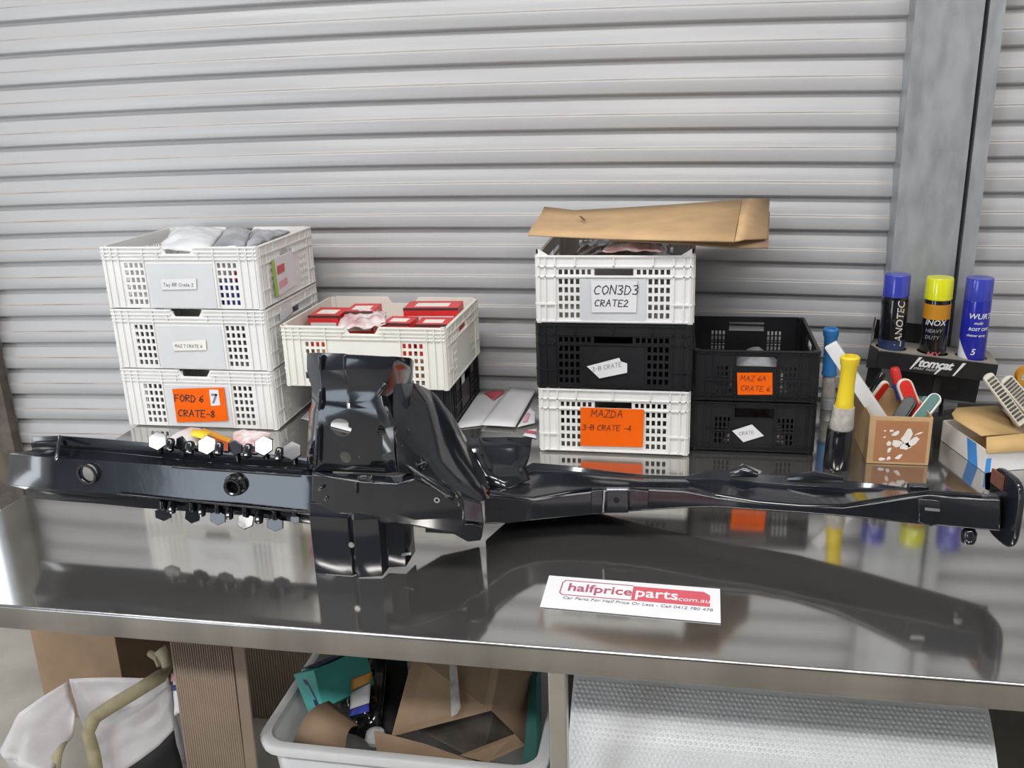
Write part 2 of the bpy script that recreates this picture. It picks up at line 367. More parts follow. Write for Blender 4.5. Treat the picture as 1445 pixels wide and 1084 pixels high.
# ------------------------------------------------------------------ the steel table
TZ = 0.85
def table():
    t = empty('steel_table', (0.3, 1.9, 0), 'long stainless steel workbench with a mirror polished top and folded front edge', 'table')
    x0, x1, y0, y1 = -1.47, 2.1, 1.262, 2.565
    bm = B(); box(bm, x0, x1, y0 + .0015, y1, TZ - 0.004, TZ); obj('tabletop', bm, M_table, t)
    pr = [(y0 + .018, .8055), (y0 + .018, .803), (y0 - .0015, .803), (y0 - .003, .8045), (y0 - .003, .845), (y0 - .0024, .8475), (y0 - .0008, .8494), (y0 + .0015, TZ), (y0 + .0015, TZ - .003), (y0, .846), (y0, .8055)]
    nseg = 40; bm = B(); rng = random.Random(11); secs = []
    for i in range(nseg + 1):
        x = x0 + (x1 - x0) * i / nseg; w = .0006 * noise.noise(V((x * 5, 1, 0)))
        secs.append([(x, y + (w if z < .846 else w * .3), z) for y, z in pr])
    loft(bm, secs); obj('front_edge', bm, M_apron, t, ang=50)
    bm = B(); box(bm, x0 - 0.003, x0, y0, y1, 0.803, TZ - 0.0005); obj('side_edge', bm, M_apron, t)
    bm = B(); box(bm, x1, x1 + 0.003, y0, y1, 0.803, TZ - 0.0005); obj('side_edge', bm, M_apron, t)
    bm = B(); box(bm, x0, x1, y1, y1 + 0.003, 0.803, TZ - 0.0005); obj('rear_edge', bm, M_apron, t)
    for y in (1.5, 2.1):
        bm = B(); box(bm, x0 + 0.02, x1 - 0.02, y - 0.03, y + 0.03, TZ - 0.03, TZ - 0.0045); obj('cross_rail', bm, M_leg, t)
    for x in (x0 + 0.03, -0.196, x1 - 0.04):
        for y in (1.335, 2.5):
            bm = B(); box(bm, x - 0.0155, x + 0.0155, y - 0.0155, y + 0.0155, 0.02, TZ - 0.0045)
            lg = obj('leg', bm, M_leg, t, bevel=0.003)
            bm = B(); lathe(bm, (x, y, 0), [(0.018, 0), (0.018, 0.012), (0.010, 0.022)], 12); obj('foot', bm, M_bp, lg)
table()

# ------------------------------------------------------------------ crates
def holed(bm, W, H, rects, T, M, notch=None, mi=0):
    """wall W x H (x from -W/2, z from 0), thickness T along +y, with rectangular holes"""
    xs = sorted(set([-W / 2, W / 2] + [round(r[i], 5) for r in rects for i in (0, 1)]))
    zs = sorted(set([0.0, H] + [round(r[i], 5) for r in rects for i in (2, 3)]))
    def hole(i, j):
        if i < 0 or j < 0 or i >= len(xs) - 1 or j >= len(zs) - 1: return True
        cx, cz = (xs[i] + xs[i + 1]) / 2, (zs[j] + zs[j + 1]) / 2
        return any(r[0] < cx < r[1] and r[2] < cz < r[3] for r in rects)
    def P(x, z):
        if notch and abs(z - notch[2]) < 1e-4:
            if abs(x - notch[0]) < 1e-4: x += notch[3]
            if abs(x - notch[1]) < 1e-4: x -= notch[3]
        return x, z
    cache = {}
    def vert(i, j, k):
        if (i, j, k) not in cache:
            x, z = P(xs[i], zs[j]); cache[(i, j, k)] = bm.verts.new(M @ V((x, T * k, z)))
        return cache[(i, j, k)]
    for i in range(len(xs) - 1):
        for j in range(len(zs) - 1):
            if hole(i, j): continue
            for k in (0, 1):
                q = [vert(i, j, k), vert(i + 1, j, k), vert(i + 1, j + 1, k), vert(i, j + 1, k)]
                bm.faces.new(q if k == 0 else q[::-1]).material_index = mi
            for (di, dj, a, b) in ((-1, 0, (i, j + 1), (i, j)), (1, 0, (i + 1, j), (i + 1, j + 1)), (0, -1, (i, j), (i + 1, j)), (0, 1, (i + 1, j + 1), (i, j + 1))):
                if hole(i + di, j + dj):
                    bm.faces.new((vert(*b, 0), vert(*a, 0), vert(*a, 1), vert(*b, 1))).material_index = mi

def wall_spec(W, H, style, nx, long_side=True):
    """returns (hole rects, notch, ribs) for one crate wall"""
    R = []; notch = None; ribs = []
    def cells(u0, u1, v0, v1, n, m, fx=0.62, fz=0.66):
        for i in range(n):
            for j in range(m):
                cx = (u0 + (u1 - u0) * (i + .5) / n - .5) * W; cz = (v0 + (v1 - v0) * (j + .5) / m) * H
                hx = (u1 - u0) * W / n * fx / 2; hz = (v1 - v0) * H / m * fz / 2
                R.append((cx - hx, cx + hx, cz - hz, cz + hz))
    if style == 'notch':
        cells(.135, .27, .04, .76, 4, 6); cells(.735, .87, .04, .76, 4, 6)
        nt = (-.105 * W, .105 * W, .885 * H, .012); R.append((nt[0], nt[1], nt[2], H)); notch = nt
        ribs += [('v', u) for u in (.02, .065, .11, .272, .728, .89, .935, .98)] + [('h', v) for v in (.80, .86, .92, .985)]
        ribs += [('s', .37, .80, .90), ('s', .63, .80, .90)]
    elif style == 'slot':
        cells(.135, .285, .05, .68, 4, 5); cells(.715, .865, .05, .68, 4, 5)
        cells(.135, .36, .70, .815, 6, 1); cells(.64, .865, .70, .815, 6, 1)
        R.append((-.125 * W, .125 * W, .705 * H, .81 * H))
        ribs += [('v', u) for u in (.015, .055, .12, .88, .945, .985)] + [('h', v) for v in (.69, .84, .985)] + [('s', .25, .83, .98), ('s', .5, .83, .98), ('s', .75, .83, .98)]
        ribs += [('c', .0, .13, .28), ('c', .87, 1.0, .28), ('h', .02)]
    elif style == 'small':
        cells(.18, .32, .14, .70, 4, 5, .55, .8); cells(.70, .84, .14, .70, 4, 5, .55, .8)
        R.append((-.16 * W, .17 * W, .69 * H, .88 * H))
        ribs += [('v', u) for u in (.02, .10, .16, .34, .68, .86, .94, .985)] + [('h', v) for v in (.03, .12, .95, .985)] + [('c', .1, .34, .42), ('c', .68, .9, .42)]
    return R, notch, ribs
def crate_wall(W, H, style, T=0.004):
    R, notch, ribs = wall_spec(W, H, style, 0)
    bm = B(); holed(bm, W, H, R, T, Matrix.Identity(4), notch)
    for r in ribs:
        if r[0] == 'v': x = (r[1] - .5) * W; box(bm, x - .0016, x + .0016, -.0035, .0005, .004, H * .97)
        elif r[0] == 'h':
            z = r[1] * H
            if notch and z > notch[2] - .003:
                box(bm, -W / 2, notch[0], -.004, .0005, z - .0016, z + .0016); box(bm, notch[1], W / 2, -.004, .0005, z - .0016, z + .0016)
            else: box(bm, -W / 2, W / 2, -.0035, .0005, z - .0014, z + .0014)
        elif r[0] == 's': x = (r[1] - .5) * W; box(bm, x - .0014, x + .0014, -.0035, .0005, r[2] * H, r[3] * H)
        elif r[0] == 'c': box(bm, (r[1] - .5) * W, (r[2] - .5) * W, -.004, .0005, r[3] * H - .002, r[3] * H + .002)
    return bm
def make_crate(name, W, D, H, front, side, m, posts=0.0, panel=None):
    t = empty(name, (0, 0, 0))
    def wall(nm, bm, M):
        bm.transform(M); return obj(nm, bm, m, t, local=True, ang=20)
    z = 0.003
    wall('front_wall', crate_wall(W - .004, H - z, front), Matrix.Translation((0, -D / 2, z)))
    wall('back_wall', crate_wall(W - .004, H - z, front), Matrix.Translation((0, D / 2, z)) @ Matrix.Rotation(PI, 4, 'Z'))
    wall('side_wall', crate_wall(D - .012, H - z, side), Matrix.Translation((-W / 2, 0, z)) @ Matrix.Rotation(-PI / 2, 4, 'Z'))
    wall('side_wall', crate_wall(D - .012, H - z, side), Matrix.Translation((W / 2, 0, z)) @ Matrix.Rotation(PI / 2, 4, 'Z'))
    bm = B(); box(bm, -W / 2 + .006, W / 2 - .006, -D / 2 + .006, D / 2 - .006, 0, .004); obj('base', bm, m, t, local=True)
    for sx in (-1, 1):
        for sy in (-1, 1):
            bm = B(); x, y = sx * (W / 2 - .001), sy * (D / 2 - .001)
            lathe(bm, (x - sx * .006, y - sy * .006, 0.001), [(.0085, 0), (.0085, H - .001 + posts * .3), (.006, H - .001 + posts * .3)], 10)
            if posts:
                prism(bm, [(x, y, H), (x - sx * .028, y, H), (x - sx * .006, y, H + posts), (x, y, H + posts)], (0, -sy * .004, 0))
                prism(bm, [(x, y, H), (x, y - sy * .035, H), (x, y - sy * .006, H + posts), (x, y, H + posts)], (-sx * .004, 0, 0))
            obj('corner_post', bm, m, t, local=True)
    if panel:
        u0, u1, v0, v1 = panel
        bm = B(); box(bm, (u0 - .5) * W, (u1 - .5) * W, -D / 2 - .0015, -D / 2, v0 * H, v1 * H); obj('label_panel', bm, M_panel if m != M_bp else M_bp, t, local=True)
    return t
def copy_tree(o, parent=None):
    c = o.copy(); COL.objects.link(c)
    if parent: c.parent = parent
    for ch in list(o.children): copy_tree(ch, c)
    return c
GA, GB, GC = 'white crates with a handle notch', 'vented crates of the centre stack', 'small black crates of the right stack'
WA, DA, HA = 0.437, 0.352, 0.1635
crA = make_crate('plastic_crate', WA, DA, HA, 'notch', 'slot', M_wp, panel=(.29, .71, .03, .74))
crA1 = copy_tree(crA); crA2 = copy_tree(crA)
crates = {}
def put(t, x, y, z, rz, label, group, key):
    t.location = (x, y, z); t.rotation_euler = (0, 0, rz); tag(t, label, 'crate', group); crates[key] = t
xA, yA = -1.277, 2.157 + DA / 2
put(crA, xA, yA, TZ + .001, 0, 'bottom white crate of the left stack, with an orange paper label', GA, 'L1')
put(crA1, xA + .001, yA - .001, TZ + .002 + HA, 0.004, 'middle white crate of the left stack, with a small cream label', GA, 'L2')
put(crA2, xA, yA, TZ + .003 + 2 * HA, -0.003, 'top white crate of the left stack, filled with plastic bags', GA, 'L3')
crM = make_crate('plastic_crate', WA, DA, HA, 'notch', 'slot', M_cp)
put(crM, -0.797, 2.152 + DA / 2, 0.9775, -0.01, 'cream white crate filled with red cartons behind the steel rail', GA, 'M2')
WC, DC, HC = 0.283, 0.335, 0.126
crC = make_crate('plastic_crate', WC, DC, HC, 'small', 'small', M_bp, posts=0.0, panel=(.34, .67, .10, .66))
crC1 = copy_tree(crC); crC2 = copy_tree(crC)
put(crC, 0.166, 2.128 + DC / 2, TZ + .001, 0, 'lower small black crate of the right stack, with a tilted white tag', GC, 'R1')
put(crC1, 0.166, 2.127 + DC / 2, TZ + .002 + HC, 0, 'upper small black crate of the right stack, open and with an orange label', GC, 'R2')
put(crC2, -0.73, 2.19 + DC / 2, TZ + .001, 0.0, 'black crate under the cream crate of red cartons', GC, 'M1')
WB, DB = 0.355, 0.43
crB1 = make_crate('plastic_crate', WB, DB, 0.162, 'slot', 'slot', M_wp)
put(crB1, -0.161, 2.086 + DB / 2, TZ + .001, 0, 'bottom white crate of the centre stack, with a large orange label', GB, 'C1')
crB2 = make_crate('plastic_crate', WB + .006, DB, 0.158, 'slot', 'slot', M_bp, panel=(.29, .70, .05, .66))
put(crB2, -0.161, 2.086 + DB / 2, TZ + .0145 + .15, 0, 'black crate in the middle of the centre stack, between two white crates', GB, 'C2')
crB3 = make_crate('plastic_crate', WB + .003, DB, 0.160, 'slot', 'slot', M_wp, posts=0.014, panel=(.285, .705, .03, .67))
put(crB3, -0.160, 2.085 + DB / 2, 1.1735, 0, 'top white crate of the centre stack, with a white paper label', GB, 'C3')

# paper labels on the crates: (crate, quad in the crate's front plane in world x,z) ---------------
def label_on(key, pts, m, lines=(), name='label_card', extra=None, plane='y'):
    t = crates[key]; loc = t.location
    bm = B()
    if plane == 'y':
        y = min(p[1] for p in pts) if False else pts[0][1]
        prism(bm, [(p[0] - loc.x, p[1] - loc.y, p[2] - loc.z) for p in pts], (0, -0.0006, 0))
    else:
        prism(bm, [(p[0] - loc.x, p[1] - loc.y, p[2] - loc.z) for p in pts], (0.0006, 0, 0))
    c = obj(name, bm, m, t, local=True)
    for tx, org, ux, uy, h, w, mm in lines:
        sb = scribble(tx, h, w); o = V(org) - loc
        place(sb, o + (V((0, -0.0012, 0)) if plane == 'y' else V((0.0012, 0, 0))), ux, uy)
        obj('lettering', sb, mm, c, local=True, fixn=False)
    return c
UX, UZ = (1, 0, 0), (0, 0, 1)
yl = 2.1530; yc = 2.0825; yr = 2.1240; yr0 = 2.1240
c = label_on('L1', [(-1.3468, 2.1530, 0.9614), (-1.1958, 2.1530, 0.9695), (-1.1963, 2.1530, 0.8754), (-1.3470, 2.1530, 0.8662)], M_orange,
         [('FORD 6', (-1.3438, 2.1530, 0.9273), UX, (0, 0, 1), .0185, .0028, M_ink), ('CRATE-8', (-1.3399, 2.1530, 0.8848), UX, (0, 0, 1), .0185, .0028, M_ink)])
c['label'] = 'orange paper label with black handwriting'
bm = B(); o_ = crates['L1'].location
prism(bm, [V(p) - o_ for p in ((-1.2390, 2.1520, 0.9627), (-1.2123, 2.1520, 0.9634), (-1.2123, 2.1520, 0.9196), (-1.2393, 2.1520, 0.9167))], (0, -.0006, 0))
tg = obj('patch', bm, M_paper, c, local=True)
sb = scribble('7', .022, .006); place(sb, V((-1.2353, 2.1510, 0.9272)) - o_, UX, UZ); obj('patch_figure', sb, M_inkg, c, local=True, fixn=False)
label_on('L2', [(-1.3254, 2.1520, 1.0940), (-1.2295, 2.1520, 1.0995), (-1.2314, 2.1520, 1.0725), (-1.3253, 2.1520, 1.0688)], M_paperc,
         [('MAZ 7 CRATE 6', (-1.3197, 2.1520, 1.0786), UX, UZ, .0078, .0012, M_inkg)])
label_on('L3', [(-1.3299, 2.1530, 1.2604), (-1.2322, 2.1530, 1.2627), (-1.2343, 2.1530, 1.2350), (-1.3324, 2.1530, 1.2325)], M_paper,
         [('Toy RR Crate 2', (-1.3269, 2.1530, 1.2418), UX, UZ, .0088, .0013, M_inkg)])
label_on('C3', [(-0.2115, 2.0815, 1.2766), (-0.1070, 2.0815, 1.2755), (-0.1079, 2.0815, 1.2030), (-0.2103, 2.0815, 1.2019)], M_paper,
         [('CON3D3', (-0.2052, 2.0815, 1.2453), UX, UZ, .0205, .0022, M_ink), ('CRATE2', (-0.2037, 2.0815, 1.2170), UX, UZ, .0150, .0020, M_ink)])
cl = label_on('C1', [(-0.2388, 2.0815, 0.9686), (-0.0875, 2.0815, 0.9680), (-0.0898, 2.0815, 0.8726), (-0.2397, 2.0815, 0.8703)], M_orange,
         [('MAZDA', (-0.2135, 2.0815, 0.9460), UX, UZ, .017, .0023, M_inkr), ('3-B CRATE -4', (-0.2342, 2.0815, 0.9127), UX, UZ, .0128, .0021, M_inkr)])
cl['label'] = 'large orange paper label with faded handwriting'
label_on('C2', [(-0.2228, 2.0815, 1.0716), (-0.1464, 2.0815, 1.0941), (-0.1430, 2.0815, 1.0855), (-0.1282, 2.0815, 1.0807), (-0.1281, 2.0815, 1.0582), (-0.1928, 2.0815, 1.0426)], M_paper,
         [('3-B CRATE', (-0.2095, 2.0815, 1.0597), (1, 0, .2), (-.2, 0, 1), .010, .0009, M_inkg)])
label_on('R2', [(0.1246, 2.1230, 1.0515), (0.2045, 2.1230, 1.0534), (0.2073, 2.1230, 0.9997), (0.1284, 2.1230, 0.9975)], M_orange,
         [('MAZ 6A', (0.1334, 2.1230, 1.0326), UX, UZ, .012, .0015, M_inkr), ('CRATE 6', (0.1345, 2.1230, 1.0082), UX, UZ, .012, .0015, M_inkr)])
label_on('R1', [(0.1191, 2.1240, 0.9059), (0.1642, 2.1240, 0.9237), (0.1933, 2.1240, 0.8961), (0.1466, 2.1240, 0.8780)], M_paper,
         [('CRATE', (0.1360, 2.1240, 0.8957), (1, 0, .15), (-.15, 0, 1), .008, .0008, M_inkg)])
# printed sheet on the side of the top left crate
xs_ = -1.0530
sc_ = label_on('L3', [(-1.0530, 2.2298, 1.2984), (-1.0530, 2.3579, 1.2987), (-1.0530, 2.3532, 1.2055), (-1.0530, 2.2344, 1.1980)], M_paper, [], 'label_card', plane='x')
sc_['label'] = 'white printed card with lime and red print'
o_ = crates['L3'].location
for q, m in ((((-1.0520, 2.2185, 1.2967), (-1.0520, 2.2360, 1.2973), (-1.0520, 2.2417, 1.2002), (-1.0520, 2.2239, 1.2003)), M_lime),
             (((-1.0515, 2.2471, 1.2766), (-1.0515, 2.2926, 1.2776), (-1.0515, 2.2918, 1.2567), (-1.0515, 2.2458, 1.2543)), M_redp),
             (((-1.0515, 2.2496, 1.2346), (-1.0515, 2.3008, 1.2377), (-1.0515, 2.3009, 1.2203), (-1.0515, 2.2492, 1.2157)), M_pinkprint)):
    bm = B(); prism(bm, [V(p) - o_ for p in q], (0.0005, 0, 0)); obj('print', bm, m, sc_, local=True)

label_on('M1', [(-0.5895, 2.2997, 0.9663), (-0.5895, 2.3596, 0.9740), (-0.5895, 2.3544, 0.9082), (-0.5895, 2.3016, 0.8973)], M_paper, [], 'label_card', plane='x')
label_on('L2', [(-1.0520, 2.2309, 1.1587), (-1.0520, 2.3110, 1.1634), (-1.0520, 2.3142, 1.1389), (-1.0520, 2.2323, 1.1295)], M_paper, [], 'label_card', plane='x')

# ------------------------------------------------------------------ what the crates hold
def crumpled(name, q, nx, ny, amp, fr, seed, dome, m, label, cat, group=None, thick=0.001):
    bm = B(); sheet(bm, q, nx, ny, amp, fr, seed, dome)
    o = obj(name, bm, m, ang=180, solid=thick); return tag(o, label, cat, group)
PB = 'plastic bags in the top left crate'
crumpled('plastic_bag', ((-1.3507, 2.1871, 1.3300), (-1.2083, 2.1968, 1.3300), (-1.3160, 2.5051, 1.3360), (-1.4860, 2.5111, 1.3360)), 24, 18, .007, 15, 1, .026, M_bag, 'pale clear plastic bag bulging at the left of the top left crate', 'bag', PB)
crumpled('plastic_bag', ((-1.2043, 2.1968, 1.3300), (-1.1275, 2.2290, 1.3300), (-1.2251, 2.4812, 1.3350), (-1.3150, 2.5118, 1.3350)), 24, 18, .007, 20, 4, .020, M_silver, 'shiny silver plastic bag in the middle of the top left crate', 'bag', PB)
crumpled('plastic_bag', ((-1.1243, 2.2298, 1.3280), (-1.1117, 2.2745, 1.3280), (-1.1232, 2.5249, 1.3300), (-1.2373, 2.5154, 1.3320)), 24, 18, .007, 20, 9, .016, M_silver, 'dark silver plastic bag at the right of the top left crate', 'bag', PB)

def carton(name, x, y, z, sx, sy, sz, rz, label, group, stripe=True, lab=(0.15, 0.75)):
    t = empty(name, (x, y, z), label, 'box', group, rz=rz)
    bm = B(); box(bm, -sx / 2, sx / 2, -sy / 2, sy / 2, 0, sz); obj('carton_body', bm, M_redbox, t, local=True, bevel=.001)
    e = .0004
    bm = B(); box(bm, -sx * .32, sx * .30, -sy * .25, sy * .20, sz, sz + e); obj('top_label', bm, M_paperc, t, local=True)
    bm = B(); box(bm, -sx / 2 - e, sx / 2 + e, -sy / 2 - e, -sy / 2 + .004, sz - .006, sz + e * .8); obj('edge_stripe', bm, M_darkstripe, t, local=True)
    bm = B(); box(bm, -sx * .42, sx * .42, -sy / 2 - e, -sy / 2, sz * .42, sz * .78); obj('front_label', bm, M_panel, t, local=True)
    return t
GR = 'red cartons in the cream crate'
carton('red_carton', -0.953, 2.33, 1.052, .085, .10, .085, .02, 'red carton at the far left in the cream crate', GR)
carton('red_carton', -0.866, 2.36, 1.050, .078, .10, .092, .05, 'red carton second from the left in the cream crate', GR)
carton('red_carton', -0.677, 2.40, 1.045, .150, .09, .098, .06, 'longest red carton at the right rear of the cream crate', GR)
carton('red_carton', -0.735, 2.275, 1.044, .075, .08, .086, -.05, 'small red carton with a worn edge in front of the longest carton', GR)
carton('red_carton', -0.642, 2.275, 1.044, .085, .08, .084, .04, 'small red carton in the front right corner of the cream crate', GR)
bmx = B(); box(bmx, -.999 + .02, -.605, 2.20, 2.46, .985, 1.040)
tag(obj('packing_board', bmx, M_card, bevel=.002), 'brown board packed flat under the red cartons in the cream crate', 'cardboard')
crumpled('plastic_bag', ((-0.8845, 2.1767, 1.1250), (-0.7541, 2.2135, 1.1250), (-0.8089, 2.3843, 1.1250), (-0.9160, 2.3964, 1.1250)), 26, 20, .014, 34, 12, .012, M_pink, 'crumpled pinkish clear bag between the red cartons in the cream crate', 'bag')
crumpled('plastic_bag', ((-0.1864, 2.0912, 1.3400), (-0.0513, 2.0906, 1.3400), (-0.0619, 2.1773, 1.3450), (-0.1750, 2.1893, 1.3450)), 24, 14, .008, 30, 15, .014, M_pink, 'pinkish plastic bag under the cardboard in the top centre crate', 'bag')
for (x0, x1, m, lb, nm) in ((-.27, -.10, M_silver, 'grey plastic wrapped bundle inside the top centre crate', 'plastic_bag'),):
    crumpled(nm, ((x0, 2.10, 1.30), (x1 + .06, 2.10, 1.30), (x1 + .06, 2.42, 1.31), (x0, 2.42, 1.31)), 20, 20, .012, 22, 20, .02, m, lb, 'bag')
crumpled('plastic_bag', ((.11, 2.15, .985), (.25, 2.15, .985), (.25, 2.40, .99), (.11, 2.40, .99)), 16, 16, .012, 22, 41, .075, M_silver, 'grey plastic packet inside the upper small black crate, seen through its handle slot', 'bag')
crumpled('plastic_bag', ((.10, 2.15, .862), (.25, 2.15, .862), (.25, 2.40, .866), (.10, 2.40, .866)), 16, 16, .012, 22, 44, .075, M_pink, 'brownish clear packet inside the lower small black crate, seen through its handle slot', 'bag')
# blue and red goods seen through the vents of the top left crate
bm = B(); box(bm, -1.20, -1.075, 2.175, 2.27, 1.185, 1.25); o = obj('blue_packet', bm, M_blue, bevel=.004); tag(o, 'blue packet behind the right vents of the top left crate', 'packet')
bm = B(); box(bm, -1.15, -1.075, 2.178, 2.26, 1.2515, 1.272); o = obj('red_packet', bm, M_redbox, bevel=.004); tag(o, 'red packet behind the right vents of the top left crate', 'packet')

# folded cardboard lying on the centre stack
def folded_card():
    t = empty('folded_cardboard', (-0.1, 2.25, 1.362), 'flattened brown cardboard carton lying across the top of the centre stack', 'cardboard')
    top = [(-0.3647, 2.1387, 1.3720), (-0.2855, 2.1090, 1.3730), (-0.1685, 2.0692, 1.3740), (-0.0431, 2.0531, 1.3730), (0.1028, 2.0622, 1.3680)]
    back = [(-0.3834, 2.5250, 1.3880), (-0.2959, 2.4756, 1.3840), (-0.1833, 2.4801, 1.3880), (-0.0355, 2.4787, 1.3960), (0.1397, 2.4949, 1.4050)]
    bm = B(); rows = []
    for a, b in zip(top, back): rows.append([lerp(a, b, k / 5) + V((0, 0, .004 * math.sin(k * 1.3))) for k in range(6)])
    grid(bm, rows); obj('long_panel', bm, M_card, t, solid=.004, ang=60)
    bm = B(); a0, b0 = V(rows[-1][0]), V(rows[-1][-1])
    grid(bm, [[a0 + V((.001, 0, 0)), b0 + V((.001, 0, 0))], [(0.1306, 2.1286, 1.3620), (0.1630, 2.4981, 1.4080)], [(0.1826, 2.2009, 1.3520), (0.2131, 2.5450, 1.4020)]])
    obj('end_flap', bm, M_card, t, solid=.004)
    bm = B(); grid(bm, [[(-0.1720, 2.1121, 1.3640), (-0.1470, 2.4985, 1.3760)], [(-0.0126, 2.0968, 1.3580), (0.0014, 2.4273, 1.3840)], [(0.1125, 2.1222, 1.3440), (0.1333, 2.4187, 1.3840)], [(0.1842, 2.1692, 1.3360), (0.2065, 2.4446, 1.3800)]])
    obj('under_panel', bm, M_cardd, t, solid=.004)
    bm = B(); bar(bm, (-0.2622, 2.3270, 1.3905), (-0.2444, 2.2603, 1.3890), .006, .001, (0, 0, 1)); obj('torn_slit', bm, M_bunge, t)
folded_card()

# ------------------------------------------------------------------ papers on the table behind the rail
def paper(q, z, m, label, group, prints=(), name='paper_sheet'):
    bm = B(); a, b, c_, d = [V(p) for p in q]
    sheet(bm, (a, b, c_, d), 8, 6, .0012, 9, z * 999, .003, nrm=(0, 0, 1), lift=z)
    o = obj(name, bm, m, ang=180, solid=.0005); tag(o, label, 'paper', group)
    for pq, pm in prints:
        bm = B(); sheet(bm, pq, 4, 4, .0, 9, 0, 0, lift=z + .0052); obj('print', bm, pm, o, solid=.0003)
    return o
GP = 'loose printed papers on the table'
paper(((-0.5965, 2.2086, 0.8500), (-0.5199, 2.2427, 0.8500), (-0.5079, 2.5448, 0.8500), (-0.6130, 2.5158, 0.8500)), .003, M_paper, 'white paper with a red triangle print, leftmost of the papers behind the rail', GP,
      [(((-0.5690, 2.4998, 0.8500), (-0.5259, 2.4334, 0.8500), (-0.5092, 2.5181, 0.8500), (-0.5376, 2.5223, 0.8500)), M_redp)])
paper(((-0.5214, 2.2318, 0.8500), (-0.4270, 2.2250, 0.8500), (-0.4211, 2.5455, 0.8500), (-0.5020, 2.5588, 0.8500)), .008, M_paper, 'plain white strip of paper lying slanted over the other papers', GP)
paper(((-0.4233, 2.2360, 0.8500), (-0.3819, 2.2722, 0.8500), (-0.3941, 2.3611, 0.8500), (-0.4163, 2.4005, 0.8500)), .004, M_paper, 'small white paper with faint pink print beside the centre stack', GP,
      [(((-0.4148, 2.2636, 0.8500), (-0.4026, 2.2702, 0.8500), (-0.4050, 2.3313, 0.8500), (-0.4127, 2.3306, 0.8500)), M_pinkprint)])
paper(((-0.3988, 2.1812, 0.8500), (-0.3612, 2.1648, 0.8500), (-0.3705, 2.2358, 0.8500), (-0.3947, 2.2229, 0.8500)), .003, M_paper, 'small white paper with a red stripe at the foot of the centre stack', GP,
      [(((-0.3950, 2.1918, 0.8500), (-0.3662, 2.1844, 0.8500), (-0.3667, 2.1997, 0.8500), (-0.3958, 2.2072, 0.8500)), M_redp)])
paper(((-1.0335, 2.2497, 0.8500), (-0.8447, 2.1580, 0.8500), (-0.8468, 2.2786, 0.8500), (-1.0373, 2.3199, 0.8500)), .003, M_paper, 'white paper on the table behind the tall bracket, seen through its hole', None)
GQ = 'scraps in front of the left stack'
crumpled('plastic_wrapper', ((-1.3202, 2.0184, 0.8560), (-1.2199, 2.0235, 0.8560), (-1.2530, 2.1237, 0.8600), (-1.3038, 2.1187, 0.8600)), 16, 10, .006, 30, 31, .016, M_woven, 'white crumpled wrapper with pink print in front of the left stack', 'wrapper', GQ)
crumpled('plastic_wrapper', ((-1.1183, 2.0240, 0.8560), (-1.0366, 2.0225, 0.8560), (-1.0539, 2.1164, 0.8580), (-1.1739, 2.1206, 0.8600)), 18, 10, .007, 34, 33, .018, M_pink, 'pinkish crumpled wrapper in front of the left stack', 'wrapper', GQ)
def yellow_tag():
    bm = B(); grid(bm, [[(-1.2396, 2.0300, 0.8800), (-1.2475, 2.0600, 0.8840)], [(-1.1974, 2.0195, 0.8740), (-1.1927, 2.0499, 0.8820)]])
    bm2 = B()
    o = obj('yellow_tag', bm, M_yrub, solid=.001); tag(o, 'bright yellow square tag in front of the left stack', 'tag', None)
    bar(bm2, (-1.2292, 2.0726, 0.8780), (-1.1385, 2.0463, 0.8620), .014, .0012, (0, -.4, 1))
    tag(obj('yellow_strip', bm2, M_oband, bevel=.0003), 'dull yellow strip lying beside the bright yellow tag', 'strip')
yellow_tag()

# ------------------------------------------------------------------ the sign
def sign():
    a, b, c_, d = V((-0.2309, 1.3759, 0.8510)), V((0.0717, 1.3646, 0.8510)), V((0.0738, 1.4740, 0.8510)), V((-0.2304, 1.4832, 0.8510))
    t = empty('sign_strip', (a + c_) / 2, 'white sign strip with red lettering lying flat on the steel table', 'sign')
    bm = B(); prism(bm, [a, b, c_, d], (0, 0, .0012)); obj('plate', bm, M_paper, t)
    ux = ((b - a) + (c_ - d)).normalized(); uy = V((0, 0, 1)).cross(ux).normalized()
    o = a + V((0, 0, .0016))
    L = (b - a).length; Hh = (d - a).dot(uy); 
    def at(u, v): return o + ux * (u * L) + uy * (v * Hh)
    def rect(u0, u1, v0, v1, m, nm='print', dz=0, r=0):
        bm = B(); prism(bm, [at(u0, v0) + V((0, 0, dz)), at(u1, v0) + V((0, 0, dz)), at(u1, v1 - r) + V((0, 0, dz)), at(u1 - r * .35, v1) + V((0, 0, dz)), at(u0, v1) + V((0, 0, dz))], (0, 0, .0003)); return obj(nm, bm, m, t)
    rect(.50, .94, .42, .86, M_redp, 'red_block', r=.1)
    # rounded outline
    bm = B()
    P = [at(.50, .42), at(.10, .42), at(.085, .48), at(.085, .80), at(.10, .88), at(.50, .88)]
    for p, q in zip(P, P[1:]): bar(bm, p, q, .0022, .0003, (0, 0, 1))
    obj('outline', bm, M_redink, t)
    def word(s, u, v, size, m, dz, bold=0.0, shear=0.0, xs=1.0, nm='lettering'):
        tb = text_bm(s, size, shear, .00015, bold, 1.0, xs); place(tb, at(u, v) + V((0, 0, dz)), ux, uy); return obj(nm, tb, m, t, fixn=False)
    word('halfprice', .122, .56, .036, M_redink, .0002, .0005, 0, .93)
    word('parts', .515, .54, .042, M_paper, .0006, .0006, 0, .88)
    word('.com.au', .745, .52, .019, M_paper, .0006, 0, .2, 1.0)
    word('Car Parts For Half Price Or Less - Call 0412 780 478', .11, .29, .0125, M_inkg, .0002, 0, .15, .95)
sign()

